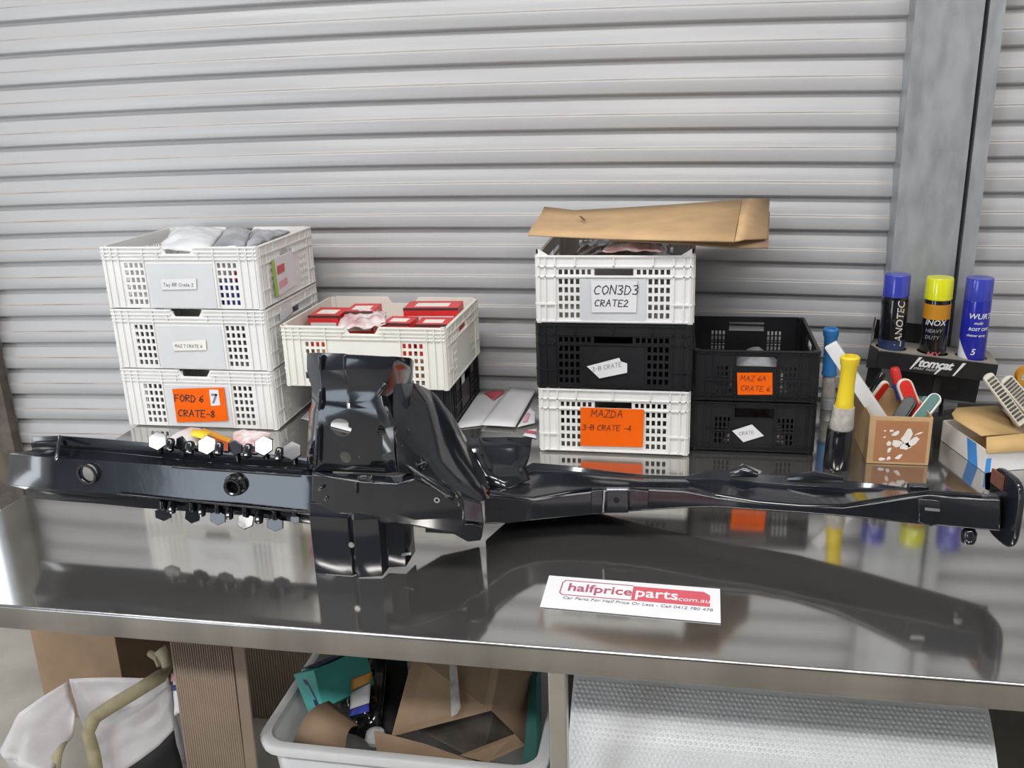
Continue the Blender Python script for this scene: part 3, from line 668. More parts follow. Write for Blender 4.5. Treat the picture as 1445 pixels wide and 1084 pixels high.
# ------------------------------------------------------------------ the black chassis rail lying on the table
def rail():
    t = empty('chassis_rail', (-0.4, 1.55, TZ), 'long black painted steel chassis rail with a tall bracket lying along the bench', 'car part')
    S = .0028
    # left box: open-backed hat section (lower flange, front face, top face, upper flange), section by section
    def sec(uf, ut, vt, ub, vb, yf, yb, uu, vu, ul, vl):
        ft, fb = V(((-0.7653, 1.0000, 1.8134) if False else (0, 0, 0))), None
    L = [  # upper flange top, upper flange base, front top, front bottom, lower flange base, lower flange bottom
        [(-1.2884, 1.5400, 1.0618), (-1.2966, 1.5400, 1.0307), (-1.3169, 1.5030, 1.0371), (-1.3219, 1.4900, 0.9764), (-1.3299, 1.5400, 0.9443), (-1.3311, 1.5400, 0.9234)],
        [(-1.2251, 1.5380, 1.0665), (-1.2327, 1.5380, 1.0372), (-1.2109, 1.5000, 1.0337), (-1.2138, 1.4870, 0.9738), (-1.2442, 1.5380, 0.9399), (-1.2478, 1.5380, 0.9223)],
        [(-1.1353, 1.5350, 1.0650), (-1.1403, 1.5350, 1.0376), (-1.1184, 1.4960, 1.0333), (-1.1210, 1.4830, 0.9726), (-1.1554, 1.5350, 0.9395), (-1.1586, 1.5350, 0.9220)],
        [(-1.0412, 1.5320, 1.0623), (-1.0460, 1.5320, 1.0336), (-1.0210, 1.4910, 1.0337), (-1.0232, 1.4780, 0.9738), (-1.0585, 1.5320, 0.9412), (-1.0622, 1.5320, 0.9192)],
        [(-0.9328, 1.5260, 1.0571), (-0.9371, 1.5260, 1.0288), (-0.9141, 1.4850, 1.0322), (-0.9155, 1.4720, 0.9747), (-0.9469, 1.5260, 0.9421), (-0.9502, 1.5260, 0.9203)],
        [(-0.8268, 1.5200, 1.0550), (-0.8304, 1.5200, 1.0271), (-0.8097, 1.4790, 1.0322), (-0.8107, 1.4660, 0.9756), (-0.8386, 1.5200, 0.9415), (-0.8411, 1.5200, 0.9216)],
        [(-0.7013, 1.5120, 1.0534), (-0.7039, 1.5120, 1.0288), (-0.6872, 1.4730, 1.0333), (-0.6883, 1.4600, 0.9720), (-0.7138, 1.5120, 0.9370), (-0.7161, 1.5120, 0.9159)],
        [(-0.6368, 1.5080, 1.0507), (-0.6389, 1.5080, 1.0291), (-0.6235, 1.4690, 1.0338), (-0.6250, 1.4560, 0.9673), (-0.6480, 1.5080, 0.9337), (-0.6500, 1.5080, 0.9127)]]
    bm = B(); grid(bm, L)
    o = obj('left_box', bm, M_beam, t, solid=S, ang=25, bevel=.0035)
    # cut the two holes in the front face
    h1, h2 = V((-1.1376, 1.4840, 1.0106)), V((-0.8225, 1.4670, 1.0094))
    cut(o, [(h1, (0, 1, 0), .0165, .04), (h2, (0, 1, 0), .021, .04)])
    bm = B(); lathe(bm, (0, 0, 0), [(.0165, 0), (.019, .0), (.021, .003), (.021, .006), (.0165, .006)], 28, 0, False)
    bm.transform(Matrix.Translation(h1) @ Matrix.Rotation(PI / 2, 4, 'X') @ Matrix.Translation((0, 0, -.002))); obj('hole_rim', bm, M_beam, t)
    bm = B(); lathe(bm, (0, 0, 0), [(.0115, -.030), (.0115, .010), (.0135, .0125), (.0165, .0125), (.0175, .010), (.0175, .002), (.022, -.002), (.022, -.006), (.013, -.03)], 32, 0, False)
    bm.transform(Matrix.Translation(h2 + V((.003, 0, 0))) @ Matrix.Rotation(PI / 2, 4, 'X')); o = obj('tube_boss', bm, M_beam, t)
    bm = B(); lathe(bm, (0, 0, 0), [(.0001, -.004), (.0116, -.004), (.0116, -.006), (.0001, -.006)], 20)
    bm.transform(Matrix.Translation(h2 + V((.003, 0, 0))) @ Matrix.Rotation(PI / 2, 4, 'X')); obj('dark_bore_disc', bm, M_hole, o)  # black disc paints the shade deep in the bore
    # top face lip ridges and end notch piece at the far left
    bm = B(); bar(bm, (-1.2905, 1.5340, 1.0457), (-1.2142, 1.5320, 1.0525), .012, .004); bar(bm, (-1.2191, 1.5300, 1.0683), (-1.1983, 1.4840, 1.0393), .010, .005, (-.5, -1, .3)); obj('end_rib', bm, M_beam, t, bevel=.0015)
    bm = B(); bar(bm, (-1.0717, 1.4740, 0.9762), (-0.6305, 1.4525, 0.9672), .004, .004); obj('lower_edge_bead', bm, M_beam, t, bevel=.001)
    bm = B(); bar(bm, (-0.9459, 1.4730, 1.0387), (-0.6798, 1.4570, 1.0391), .0045, .004); obj('upper_edge_bead', bm, M_beam, t, bevel=.001)
    # weld tabs along both flanges: a stem and a bent six-sided lobe each
    def tab(bm, p, up, r, tilt, twist):
        p = V(p); hx = []
        q = Matrix.Translation(p) @ Matrix.Rotation(twist, 4, 'Z') @ Matrix.Rotation(tilt, 4, 'X')
        for k in range(6):
            a = PI / 6 + k * PI / 3
            hx.append(q @ V((r * 1.42 * math.cos(a), 0, r * 1.08 * math.sin(a) / math.cos(tilt))))
        prism(bm, hx, q.to_3x3() @ V((0, .0035, 0)))
        e = p + V((0, .003, -up * r * .6)); tube(bm, [e, e + V((0, .002, -up * .020))], [.0055, .0065], 8)
    TOP = [((-1.0011, 1.5230, 1.0704), -.84, .43), ((-0.9503, 1.5200, 1.0676), -.25, -.5), ((-0.8938, 1.5170, 1.0681), -.83, .41), ((-0.8349, 1.5130, 1.0662), -.2, -.2), ((-0.7729, 1.5090, 1.0746), -.83, .37), ((-0.7150, 1.5050, 1.0685), -.78, .33)]
    BOT = [((-1.0117, 1.5190, 0.9141), -.16, .12), ((-0.9469, 1.5160, 0.9160), -.38, -.12), ((-0.8902, 1.5120, 0.9166), -.26, -.03), ((-0.8301, 1.5080, 0.9158), -.60, .0), ((-0.7667, 1.5040, 0.9138), -.25, -.02), ((-0.7226, 1.5000, 0.9289), -.26, -.05)]
    for lst, up in ((TOP, 1), (BOT, -1)):
        for p, ti, tw in lst:
            bm = B(); tab(bm, p, up, .0135 if p is not BOT[5][0] else .008, ti, tw); obj('weld_tab', bm, M_beam, t, bevel=.0012)
    MID = [((-0.9710, 1.5160, 1.0640), 1), ((-0.9281, 1.5130, 1.0610), 1), ((-0.8653, 1.5090, 1.0637), 1), ((-0.8045, 1.5060, 1.0630), 1), ((-0.7401, 1.5020, 1.0601), 1), ((-0.9852, 1.5130, 0.9338), -1), ((-0.9200, 1.5100, 0.9327), -1), ((-0.8597, 1.5060, 0.9318), -1), ((-0.7957, 1.5010, 0.9287), -1)]
    for p, s in MID:
        bm = B(); p = V(p); lathe(bm, (0, 0, 0), [(.004, -.013), (.0085, -.010), (.0088, .009), (.006, .014), (.001, .015)], 10); bm.transform(Matrix.Translation(p) @ Matrix.Rotation(-.55, 4, 'X')); obj('crimp_stud', bm, M_beam, t)
    bm = B(); lathe(bm, (-0.6421, 1.4560, 1.0020), [(.001, -.006), (.006, -.005), (.008, 0), (.006, .005), (.001, .006)], 12); obj('plug', bm, M_beam, t)

    # tall bracket: pressed plate with turned-back sides
    T_ = [
        [(-0.6856, 1.5600, 1.2422), (-0.6684, 1.5150, 1.2567), (-0.6334, 1.4900, 1.2645), (-0.5847, 1.4840, 1.2659), (-0.5785, 1.4780, 1.2664), (-0.5075, 1.4780, 1.2640), (-0.4947, 1.4820, 1.2631), (-0.4881, 1.5500, 1.2410), (-0.4973, 1.6000, 1.2208)],
        [(-0.6884, 1.5600, 1.2160), (-0.6717, 1.5150, 1.2258), (-0.6358, 1.4880, 1.2322), (-0.5872, 1.4800, 1.2370), (-0.5823, 1.4740, 1.2377), (-0.5146, 1.4740, 1.2380), (-0.4996, 1.4800, 1.2404), (-0.4900, 1.5500, 1.2127), (-0.5006, 1.6000, 1.1915)],
        [(-0.6810, 1.5600, 1.1785), (-0.6646, 1.5120, 1.1903), (-0.6349, 1.4840, 1.1989), (-0.5850, 1.4810, 1.2065), (-0.5794, 1.4800, 1.2070), (-0.5346, 1.4800, 1.2082), (-0.5098, 1.4740, 1.2173), (-0.5081, 1.5500, 1.1850), (-0.5051, 1.6000, 1.1661)],
        [(-0.6857, 1.5600, 1.1459), (-0.6676, 1.5120, 1.1615), (-0.6352, 1.4820, 1.1741), (-0.5868, 1.4780, 1.1756), (-0.5814, 1.4780, 1.1758), (-0.5334, 1.4780, 1.1825), (-0.5198, 1.4720, 1.1968), (-0.5116, 1.5300, 1.1642), (-0.5011, 1.5800, 1.1390)],
        [(-0.6935, 1.5600, 1.1257), (-0.6741, 1.5100, 1.1440), (-0.6416, 1.4780, 1.1618), (-0.5853, 1.4720, 1.1670), (-0.5800, 1.4720, 1.1672), (-0.5324, 1.4720, 1.1700), (-0.5161, 1.4680, 1.1772), (-0.5025, 1.5200, 1.1351), (-0.4950, 1.5700, 1.1031)],
        [(-0.6992, 1.5600, 1.0852), (-0.6787, 1.5080, 1.1056), (-0.6462, 1.4760, 1.1216), (-0.5887, 1.4710, 1.1256), (-0.5834, 1.4710, 1.1257), (-0.5220, 1.4710, 1.1307), (-0.4988, 1.4620, 1.1402), (-0.4936, 1.5100, 1.1047), (-0.4887, 1.5600, 1.0716)],
        [(-0.7067, 1.5600, 1.0410), (-0.6850, 1.5060, 1.0637), (-0.6526, 1.4740, 1.0779), (-0.5925, 1.4700, 1.0793), (-0.5871, 1.4700, 1.0795), (-0.5255, 1.4700, 1.0821), (-0.4987, 1.4560, 1.0983), (-0.4905, 1.5000, 1.0672), (-0.4820, 1.5400, 1.0441)],
        [(-0.7104, 1.5600, 1.0052), (-0.6878, 1.5040, 1.0300), (-0.6583, 1.4730, 1.0445), (-0.5952, 1.4690, 1.0463), (-0.5897, 1.4690, 1.0465), (-0.5212, 1.4690, 1.0469), (-0.4945, 1.4500, 1.0590), (-0.4810, 1.4800, 1.0413), (-0.4751, 1.5200, 1.0215)]]
    bm = B(); grid(bm, T_); o = obj('tall_bracket', bm, M_beam, t, solid=S, ang=28, bevel=.003)
    hs = [(V((-0.6004, 1.4680, 1.1317)), (0, 1, 0), .0165, .05, 1.25), (V((-0.5960, 1.4600, 1.0750)), (0, 1, 0), .0105, .05, 1.05), (V((-0.5238, 1.4680, 1.1291)), (0, 1, 0), .0105, .06, .8), (V((-0.5704, 1.4600, 1.0774)), (0, 1, 0), .0025, .05, 1)]
    cut(o, hs)
    for a_, b_, w_, h_ in (((-0.6416, 1.4680, 1.1356), (-0.6520, 1.4600, 1.0559), .006, .005), ((-0.6335, 1.4780, 1.2022), (-0.6384, 1.4700, 1.1620), .006, .005), ((-0.5077, 1.4680, 1.2193), (-0.5259, 1.4660, 1.1934), .008, .006),
                       ((-0.5121, 1.4640, 1.1787), (-0.4950, 1.4580, 1.1392), .007, .006), ((-0.6311, 1.4840, 1.2636), (-0.6334, 1.4820, 1.2327), .006, .005), ((-0.5821, 1.4770, 1.2666), (-0.5849, 1.4740, 1.2376), .005, .005)):
        bm = B(); a_, b_ = V(a_), V(b_); tube(bm, [a_, lerp(a_, b_, .1), lerp(a_, b_, .9), b_], [.001, w_ * .62, w_ * .62, .001], 10); obj('press_bead', bm, M_beam, t, ang=80)
    bm = B(); lathe(bm, V((-0.6709, 1.5200, 1.2135)), [(.001, -.006), (.007, -.005), (.007, .005), (.001, .006)], 10); obj('clip', bm, M_beam, t)
    bm = B(); sheet(bm, ((-0.5354, 1.5700, 1.1583), (-0.5055, 1.6000, 1.1604), (-0.5018, 1.6050, 1.1955), (-0.5285, 1.5750, 1.1985)), 4, 4, .002, 20, 3, 0, nrm=(0, -1, 0)); obj('inner_plate', bm, M_bunge, t, solid=.002)

    # gusset sloping down to the right
    G = [
        [(-0.5093, 1.5150, 1.2043), (-0.5087, 1.4950, 1.1641), (-0.5005, 1.4700, 1.1332), (-0.4936, 1.4550, 1.0922), (-0.4921, 1.4500, 1.0564)],
        [(-0.4984, 1.5900, 1.1807), (-0.4959, 1.5550, 1.1478), (-0.4848, 1.5200, 1.1192), (-0.4741, 1.4850, 1.0864), (-0.4649, 1.4550, 1.0555)],
        [(-0.4873, 1.6200, 1.1629), (-0.4708, 1.5700, 1.1378), (-0.4635, 1.5450, 1.0995), (-0.4499, 1.4950, 1.0751), (-0.4421, 1.4650, 1.0468)],
        [(-0.4729, 1.6500, 1.1391), (-0.4531, 1.6000, 1.1079), (-0.4415, 1.5500, 1.0816), (-0.4325, 1.5200, 1.0545), (-0.4182, 1.4700, 1.0320)],
        [(-0.4491, 1.6800, 1.0852), (-0.4349, 1.6300, 1.0655), (-0.4209, 1.5800, 1.0448), (-0.4054, 1.5300, 1.0304), (-0.3930, 1.4800, 1.0108)],
        [(-0.4304, 1.7000, 1.0315), (-0.4107, 1.6500, 1.0170), (-0.3913, 1.6000, 1.0086), (-0.3773, 1.5600, 0.9972), (-0.3593, 1.5000, 0.9851)],
        [(-0.4172, 1.7120, 0.9917), (-0.3960, 1.6680, 0.9859), (-0.3765, 1.6300, 0.9816), (-0.3626, 1.5900, 0.9774), (-0.3469, 1.5400, 0.9730)]]
    bm = B(); grid(bm, G); obj('gusset', bm, M_beam, t, solid=S, ang=60, bevel=.002)
    for P, r in (([(-0.4713, 1.4420, 1.0770), (-0.4431, 1.4420, 1.0540), (-0.4164, 1.4440, 1.0354), (-0.3934, 1.4500, 1.0120)], [.003, .005, .006, .005]),
                 ([(-0.4490, 1.4560, 1.0640), (-0.4447, 1.4660, 1.0722), (-0.4530, 1.4730, 1.0758)], [.004, .007, .004]),
                 ([(-0.4159, 1.4540, 1.0446), (-0.3936, 1.4540, 1.0266), (-0.3846, 1.4560, 1.0097)], [.004, .004, .003])):
        bm = B(); tube(bm, P, r, 10); obj('weld_seam', bm, M_beam, t, ang=90)
    for p, l, an in (((-0.4491, 1.4500, 1.0760), .012, 1.2), ((-0.4288, 1.4520, 1.0367), .008, .6), ((-0.4061, 1.4600, 1.0150), .009, .8), ((-0.3867, 1.4620, 0.9985), .007, .3), ((-0.5535, 1.4360, 1.0527), .010, 1.5), ((-0.5372, 1.4340, 1.0503), .007, .2),
                     ((-0.6716, 1.4900, 1.0763), .008, .2), ((-0.6742, 1.4880, 1.0573), .009, .1), ((-0.6378, 1.4400, 1.0235), .007, .9), ((-0.6297, 1.4420, 1.0034), .006, .5), ((-0.4902, 1.4700, 1.0945), .010, .3), ((-0.4847, 1.5000, 1.1130), .009, .2)):
        bm = B(); bmesh.ops.create_uvsphere(bm, u_segments=12, v_segments=8, radius=1.0, matrix=Matrix.Translation(V(p)) @ Matrix.Rotation(an, 4, 'Y') @ Matrix.Diagonal((.0035, .0035, l, 1))); obj('glint_blob', bm, M_beam, t, ang=180)  # blobs added at glint spots, shaped to catch the lamps
    # curved tray on the far side
    A = [
        [(-0.4455, 1.7350, 1.0128), (-0.4067, 1.7500, 1.0116), (-0.3562, 1.7600, 1.0113), (-0.3042, 1.7700, 1.0078)],
        [(-0.4289, 1.7120, 0.9974), (-0.3971, 1.7300, 0.9978), (-0.3526, 1.7450, 0.9905), (-0.3061, 1.7600, 0.9896)],
        [(-0.4129, 1.6900, 0.9775), (-0.3808, 1.7050, 0.9774), (-0.3436, 1.7250, 0.9707), (-0.3070, 1.7450, 0.9735)],
        [(-0.3905, 1.6650, 0.9629), (-0.3617, 1.6800, 0.9608), (-0.3335, 1.7000, 0.9582), (-0.3109, 1.7220, 0.9608)],
        [(-0.3571, 1.6400, 0.9479), (-0.3361, 1.6500, 0.9490), (-0.3136, 1.6680, 0.9498), (-0.2971, 1.6900, 0.9502)]]
    bm = B(); grid(bm, A); obj('arch_tray', bm, M_beam, t, solid=S, ang=80)
    bm = B(); tube(bm, [(-0.4110, 1.7420, 1.0130), (-0.3971, 1.7150, 0.9913), (-0.3769, 1.6850, 0.9704)], [.003, .006, .004], 8); obj('tray_bead', bm, M_beam, t)

    # centre block
    Cb = [
        [(-0.6662, 1.4750, 1.0433), (-0.6554, 1.4500, 1.0489), (-0.6643, 1.4520, 0.9713), (-0.6759, 1.4700, 0.9300), (-0.6989, 1.5200, 0.9038), (-0.6955, 1.5400, 1.0144)],
        [(-0.6198, 1.4620, 1.0454), (-0.6112, 1.4400, 1.0469), (-0.6188, 1.4420, 0.9758), (-0.6260, 1.4550, 0.9519), (-0.6546, 1.5200, 0.9125), (-0.6571, 1.5500, 1.0060)],
        [(-0.5576, 1.4580, 1.0472), (-0.5495, 1.4340, 1.0442), (-0.5554, 1.4360, 0.9821), (-0.5624, 1.4500, 0.9566), (-0.5938, 1.5300, 0.9111), (-0.5963, 1.5600, 1.0045)],
        [(-0.4985, 1.4600, 1.0463), (-0.4915, 1.4360, 1.0407), (-0.4971, 1.4400, 0.9807), (-0.5025, 1.4520, 0.9577), (-0.5350, 1.5450, 0.9056), (-0.5393, 1.5800, 0.9956)],
        [(-0.4658, 1.4620, 1.0525), (-0.4608, 1.4440, 1.0496), (-0.4680, 1.4500, 0.9663), (-0.4720, 1.4600, 0.9498), (-0.5045, 1.5600, 0.8954), (-0.5097, 1.6000, 0.9913)],
        [(-0.4223, 1.4760, 1.0319), (-0.4174, 1.4560, 1.0273), (-0.4192, 1.4600, 0.9670), (-0.4236, 1.4700, 0.9363), (-0.4609, 1.5900, 0.8769), (-0.4693, 1.6300, 0.9621)],
        [(-0.3882, 1.4820, 1.0115), (-0.3814, 1.4640, 1.0089), (-0.3820, 1.4680, 0.9624), (-0.3894, 1.4800, 0.9247), (-0.4234, 1.6000, 0.8710), (-0.4382, 1.6500, 0.9300)],
        [(-0.3638, 1.5200, 0.9813), (-0.3531, 1.4960, 0.9845), (-0.3505, 1.5000, 0.9428), (-0.3600, 1.5120, 0.9044), (-0.3886, 1.6100, 0.8649), (-0.4032, 1.6600, 0.9148)]]
    bm = B(); loft(bm, Cb); obj('centre_block', bm, M_beam, t, ang=8, bevel=.003)
    bm = B(); bar(bm, (-0.5639, 1.4380, 1.0473), (-0.5345, 1.4380, 1.0514), .006, .005); bar(bm, (-0.5654, 1.4340, 1.0435), (-0.5681, 1.4320, 1.0195), .005, .004); obj('stitch_bead', bm, M_beam, t, bevel=.0015)
    bm = B(); lathe(bm, (0, 0, 0), [(.0055, -.002), (.0055, .003), (.003, .003), (.003, -.002)], 16, 0, False)
    bm.transform(Matrix.Translation(V((-0.4250, 1.4555, 1.0064))) @ Matrix.Rotation(PI / 2, 4, 'X')); obj('grommet', bm, M_bare, t)
    bm = B(); prism(bm, [(-0.4544, 1.4680, 0.9469), (-0.3655, 1.4740, 0.9519), (-0.3500, 1.4850, 0.9417), (-0.3588, 1.4950, 0.9088), (-0.3819, 1.4900, 0.9070), (-0.4042, 1.4760, 0.9287), (-0.4547, 1.4660, 0.9336)], (0, .004, 0)); obj('lower_tongue', bm, M_beam, t, bevel=.0015)
    # lower bracket standing on the table
    def plan(lst, vt, vb):
        return lst
    Pl = [(-.680, 1.520), (-.676, 1.474), (-.666, 1.470), (-.662, 1.440), (-.592, 1.440), (-.586, 1.447), (-.578, 1.435), (-.536, 1.443), (-.532, 1.470), (-.500, 1.474), (-.496, 1.52)]
    zb = [.858, .854, .853, TZ + .0005, TZ + .0005, TZ + .001, TZ + .001, .853, .856, .858, .864]
    bm = B(); grid(bm, [[(x, max(y, 1.450) if y < 1.46 else y, .990) for x, y in Pl], [(x, y, .968) for x, y in Pl], [(x, y, .90) for x, y in Pl], [(x, y, z) for (x, y), z in zip(Pl, zb)]])
    o = obj('lower_bracket', bm, M_beam, t, solid=S, off=1, ang=6, bevel=.0015)
    bm = B(); lathe(bm, (0, 0, 0), [(.0001, 0), (.0055, 0), (.0055, .001), (.0001, .001)], 16)
    bm.transform(Matrix.Translation(V((-0.5869, 1.4365, 0.9161))) @ Matrix.Rotation(PI / 2, 4, 'X')); obj('pale_hole_disc', bm, M_leg, t)  # pale disc added in place of the bracket's open hole
    bm = B(); prism(bm, [(-0.5040, 1.4660, 0.8827), (-0.4847, 1.4660, 0.8869), (-0.4856, 1.4700, 0.8905), (-0.5036, 1.4700, 0.8864)], (0, .002, -.001)); obj('bright_lip', bm, M_bare, t)

    # right hand rail: [rear lip top, rear floor, front top edge, front face top, front face bottom, rear bottom]
    R_ = [
        [(-0.3795, 1.6400, 0.9590), (-0.3782, 1.6320, 0.9504), (-0.3618, 1.5600, 0.9776), (-0.3586, 1.5450, 0.9759), (-0.3611, 1.5450, 0.9172), (-0.3834, 1.6400, 0.8659)],
        [(-0.3434, 1.7200, 0.9476), (-0.3423, 1.7120, 0.9354), (-0.3209, 1.6000, 0.9557), (-0.3188, 1.5880, 0.9538), (-0.3205, 1.5880, 0.9013), (-0.3460, 1.7150, 0.8407)],
        [(-0.3032, 1.7650, 0.9559), (-0.3020, 1.7550, 0.9410), (-0.2808, 1.6240, 0.9438), (-0.2790, 1.6120, 0.9404), (-0.2801, 1.6120, 0.8964), (-0.3055, 1.7600, 0.8343)],
        [(-0.2331, 1.7750, 0.9484), (-0.2320, 1.7650, 0.9367), (-0.2166, 1.6440, 0.9485), (-0.2152, 1.6320, 0.9450), (-0.2158, 1.6320, 0.8980), (-0.2339, 1.7700, 0.8434)],
        [(-0.1589, 1.7720, 0.9418), (-0.1580, 1.7620, 0.9350), (-0.1485, 1.6550, 0.9545), (-0.1475, 1.6440, 0.9520), (-0.1476, 1.6440, 0.9037), (-0.1587, 1.7680, 0.8550)],
        [(-0.0784, 1.7650, 0.9390), (-0.0778, 1.7550, 0.9355), (-0.0734, 1.6600, 0.9575), (-0.0729, 1.6500, 0.9560), (-0.0724, 1.6500, 0.9110), (-0.0774, 1.7600, 0.8697)],
        [(0.0102, 1.7550, 0.9443), (0.0103, 1.7450, 0.9409), (0.0103, 1.6600, 0.9572), (0.0104, 1.6500, 0.9557), (0.0112, 1.6500, 0.9216), (0.0117, 1.7500, 0.8823)],
        [(0.0694, 1.7450, 0.9651), (0.0698, 1.7350, 0.9480), (0.0676, 1.6560, 0.9530), (0.0675, 1.6460, 0.9472), (0.0682, 1.6460, 0.9280), (0.0718, 1.7400, 0.8918)],
        [(0.1510, 1.7350, 0.9640), (0.1511, 1.7250, 0.9472), (0.1458, 1.6450, 0.9473), (0.1453, 1.6360, 0.9442), (0.1460, 1.6360, 0.9311), (0.1539, 1.7300, 0.8962)],
        [(0.2299, 1.7220, 0.9673), (0.2299, 1.7120, 0.9493), (0.2212, 1.6320, 0.9501), (0.2204, 1.6230, 0.9485), (0.2211, 1.6230, 0.9356), (0.2337, 1.7200, 0.9006)],
        [(0.3058, 1.7060, 0.9719), (0.3055, 1.6960, 0.9557), (0.2933, 1.6160, 0.9614), (0.2922, 1.6070, 0.9571), (0.2935, 1.6070, 0.9402), (0.3099, 1.7020, 0.9087)],
        [(0.3668, 1.6900, 0.9730), (0.3656, 1.6800, 0.9659), (0.3506, 1.6040, 0.9812), (0.3492, 1.5940, 0.9760), (0.3520, 1.5940, 0.9428), (0.3713, 1.6880, 0.9158)],
        [(0.4192, 1.6720, 0.9750), (0.4178, 1.6640, 0.9728), (0.4002, 1.5920, 0.9988), (0.3986, 1.5820, 0.9938), (0.4032, 1.5820, 0.9446), (0.4238, 1.6700, 0.9215)],
        [(0.4474, 1.6620, 0.9780), (0.4455, 1.6540, 0.9787), (0.4275, 1.5860, 1.0056), (0.4256, 1.5760, 1.0020), (0.4311, 1.5760, 0.9465), (0.4523, 1.6600, 0.9235)],
        [(0.5580, 1.6250, 0.9891), (0.5564, 1.6200, 0.9900), (0.5363, 1.5600, 1.0123), (0.5343, 1.5520, 1.0093), (0.5411, 1.5520, 0.9527), (0.5646, 1.6250, 0.9342)]]
    bm = B(); loft(bm, R_); obj('right_rail', bm, M_beam, t, ang=24, bevel=.0025)
    for P in ([(-0.3526, 1.5560, 0.9799), (-0.3166, 1.5920, 0.9566), (-0.2796, 1.6160, 0.9430), (-0.2157, 1.6370, 0.9502), (-0.1685, 1.6480, 0.9552)],
              [(0.0674, 1.6500, 0.9542), (0.1453, 1.6390, 0.9486), (0.2205, 1.6260, 0.9514), (0.2922, 1.6090, 0.9618), (0.3495, 1.5980, 0.9811), (0.4259, 1.5800, 1.0083), (0.5074, 1.5640, 1.0103)]):
        bm = B(); tube(bm, P, [.003] * len(P), 8); obj('edge_bead', bm, M_beam, t)
    def small(us, vs_, y, d, nm, mt=None, bv=.0015):
        pass
    bm = B(); prism(bm, [(-0.1689, 1.6380, 0.9536), (-0.1456, 1.6380, 0.9563), (-0.1457, 1.6380, 0.9066), (-0.1692, 1.6380, 0.9038)], (0, .012, 0))
    prism(bm, [(-0.1384, 1.6340, 0.9599), (-0.0978, 1.6340, 0.9634), (-0.0961, 1.6340, 0.9128), (-0.1384, 1.6340, 0.9090)], (0, .014, 0))
    prism(bm, [(-0.0954, 1.6400, 0.9594), (-0.0577, 1.6420, 0.9559), (-0.0599, 1.6420, 0.9185), (-0.0951, 1.6400, 0.9130)], (0, .012, 0)); ob = obj('rail_bracket', bm, M_beam, t, bevel=.0015)
    bm = B(); bar(bm, (-0.1424, 1.6330, 0.9587), (-0.1452, 1.6330, 0.9121), .0035, .004); bar(bm, (-0.1384, 1.6340, 0.9614), (-0.0964, 1.6340, 0.9635), .003, .010); obj('bright_edge', bm, M_bare, ob, bevel=.001)
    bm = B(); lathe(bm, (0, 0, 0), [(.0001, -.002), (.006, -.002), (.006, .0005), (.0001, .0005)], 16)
    bm.transform(Matrix.Translation(V((-0.1193, 1.6340, 0.9385))) @ Matrix.Rotation(PI / 2, 4, 'X')); obj('dark_hole_disc', bm, M_hole, ob)  # flat black disc painted as the dark of a hole
    # rear bumps with bright beads
    for P, nm in (([(0.0969, 1.7380, 0.9587), (0.1237, 1.7360, 0.9684), (0.1497, 1.7340, 0.9614)], 'rear_bump'), ([(0.2069, 1.7260, 0.9585), (0.2553, 1.7160, 0.9696), (0.3059, 1.7060, 0.9704)], 'rear_bump')):
        bm = B(); tube(bm, P, [.006, .012, .006], 10); obj(nm, bm, M_beam, t)
    bm = B(); box(bm, .412, .447, 1.655, 1.672, .955, .985); obj('upright_tab', bm, M_beam, t, bevel=.002)
    bm = B(); prism(bm, [(0.4094, 1.5740, 0.9967), (0.4461, 1.5720, 0.9955), (0.4527, 1.5720, 0.9538), (0.4350, 1.5720, 0.9445), (0.4138, 1.5740, 0.9506)], (0, .010, 0)); obj('rail_bracket', bm, M_beam, t, bevel=.002)
    bm = B(); prism(bm, [(0.4211, 1.5730, 0.9815), (0.4450, 1.5710, 0.9810), (0.4456, 1.5710, 0.9756), (0.4217, 1.5730, 0.9761)], (0, -.001, 0)); obj('bright_edge', bm, M_bare, t)
    # end flange, seen nearly edge on
    bm = B(); M = Matrix.Translation(V((0.5459, 1.5750, 0.9873))) @ Matrix.Rotation(.20, 4, 'Z')
    out = []
    for k in range(28):
        a = 2 * PI * k / 28; c_, s_ = math.cos(a), math.sin(a)
        out.append(M @ V((0, 0.048 * math.copysign(abs(c_) ** .55, c_), .064 * math.copysign(abs(s_) ** .55, s_))))
    prism(bm, out, M.to_3x3() @ V((.010, 0, 0))); fl = obj('end_flange', bm, M_beam, t, bevel=.003)
    bm = B(); prism(bm, [M @ V((-.004, .004, .056)), M @ V((-.004, .040, .056)), M @ V((-.004, .040, .030)), M @ V((-.004, .004, .030))], (.0035, 0, 0)); obj('flange_pad', bm, M_bunge, fl)
    bm = B(); prism(bm, [(0.5394, 1.6600, 1.0126), (0.5438, 1.6600, 1.0156), (0.5478, 1.6600, 0.9811), (0.5427, 1.6600, 0.9836)], (0.03, 0.0, 0)); obj('flange_ear', bm, M_beam, t)
    bm = B(); p = V((0.4989, 1.5750, 0.9290)); lathe(bm, p, [(.006, -.013), (.011, -.011), (.013, -.004), (.013, .008), (.009, .014)], 14); obj('lower_lug', bm, M_beam, t)
    bm = B(); bar(bm, (0.5217, 1.6000, 1.0014), (0.5693, 1.5900, 0.9989), .012, .003, (0, 0, 1)); obj('bright_edge', bm, M_bare, t)
rail()

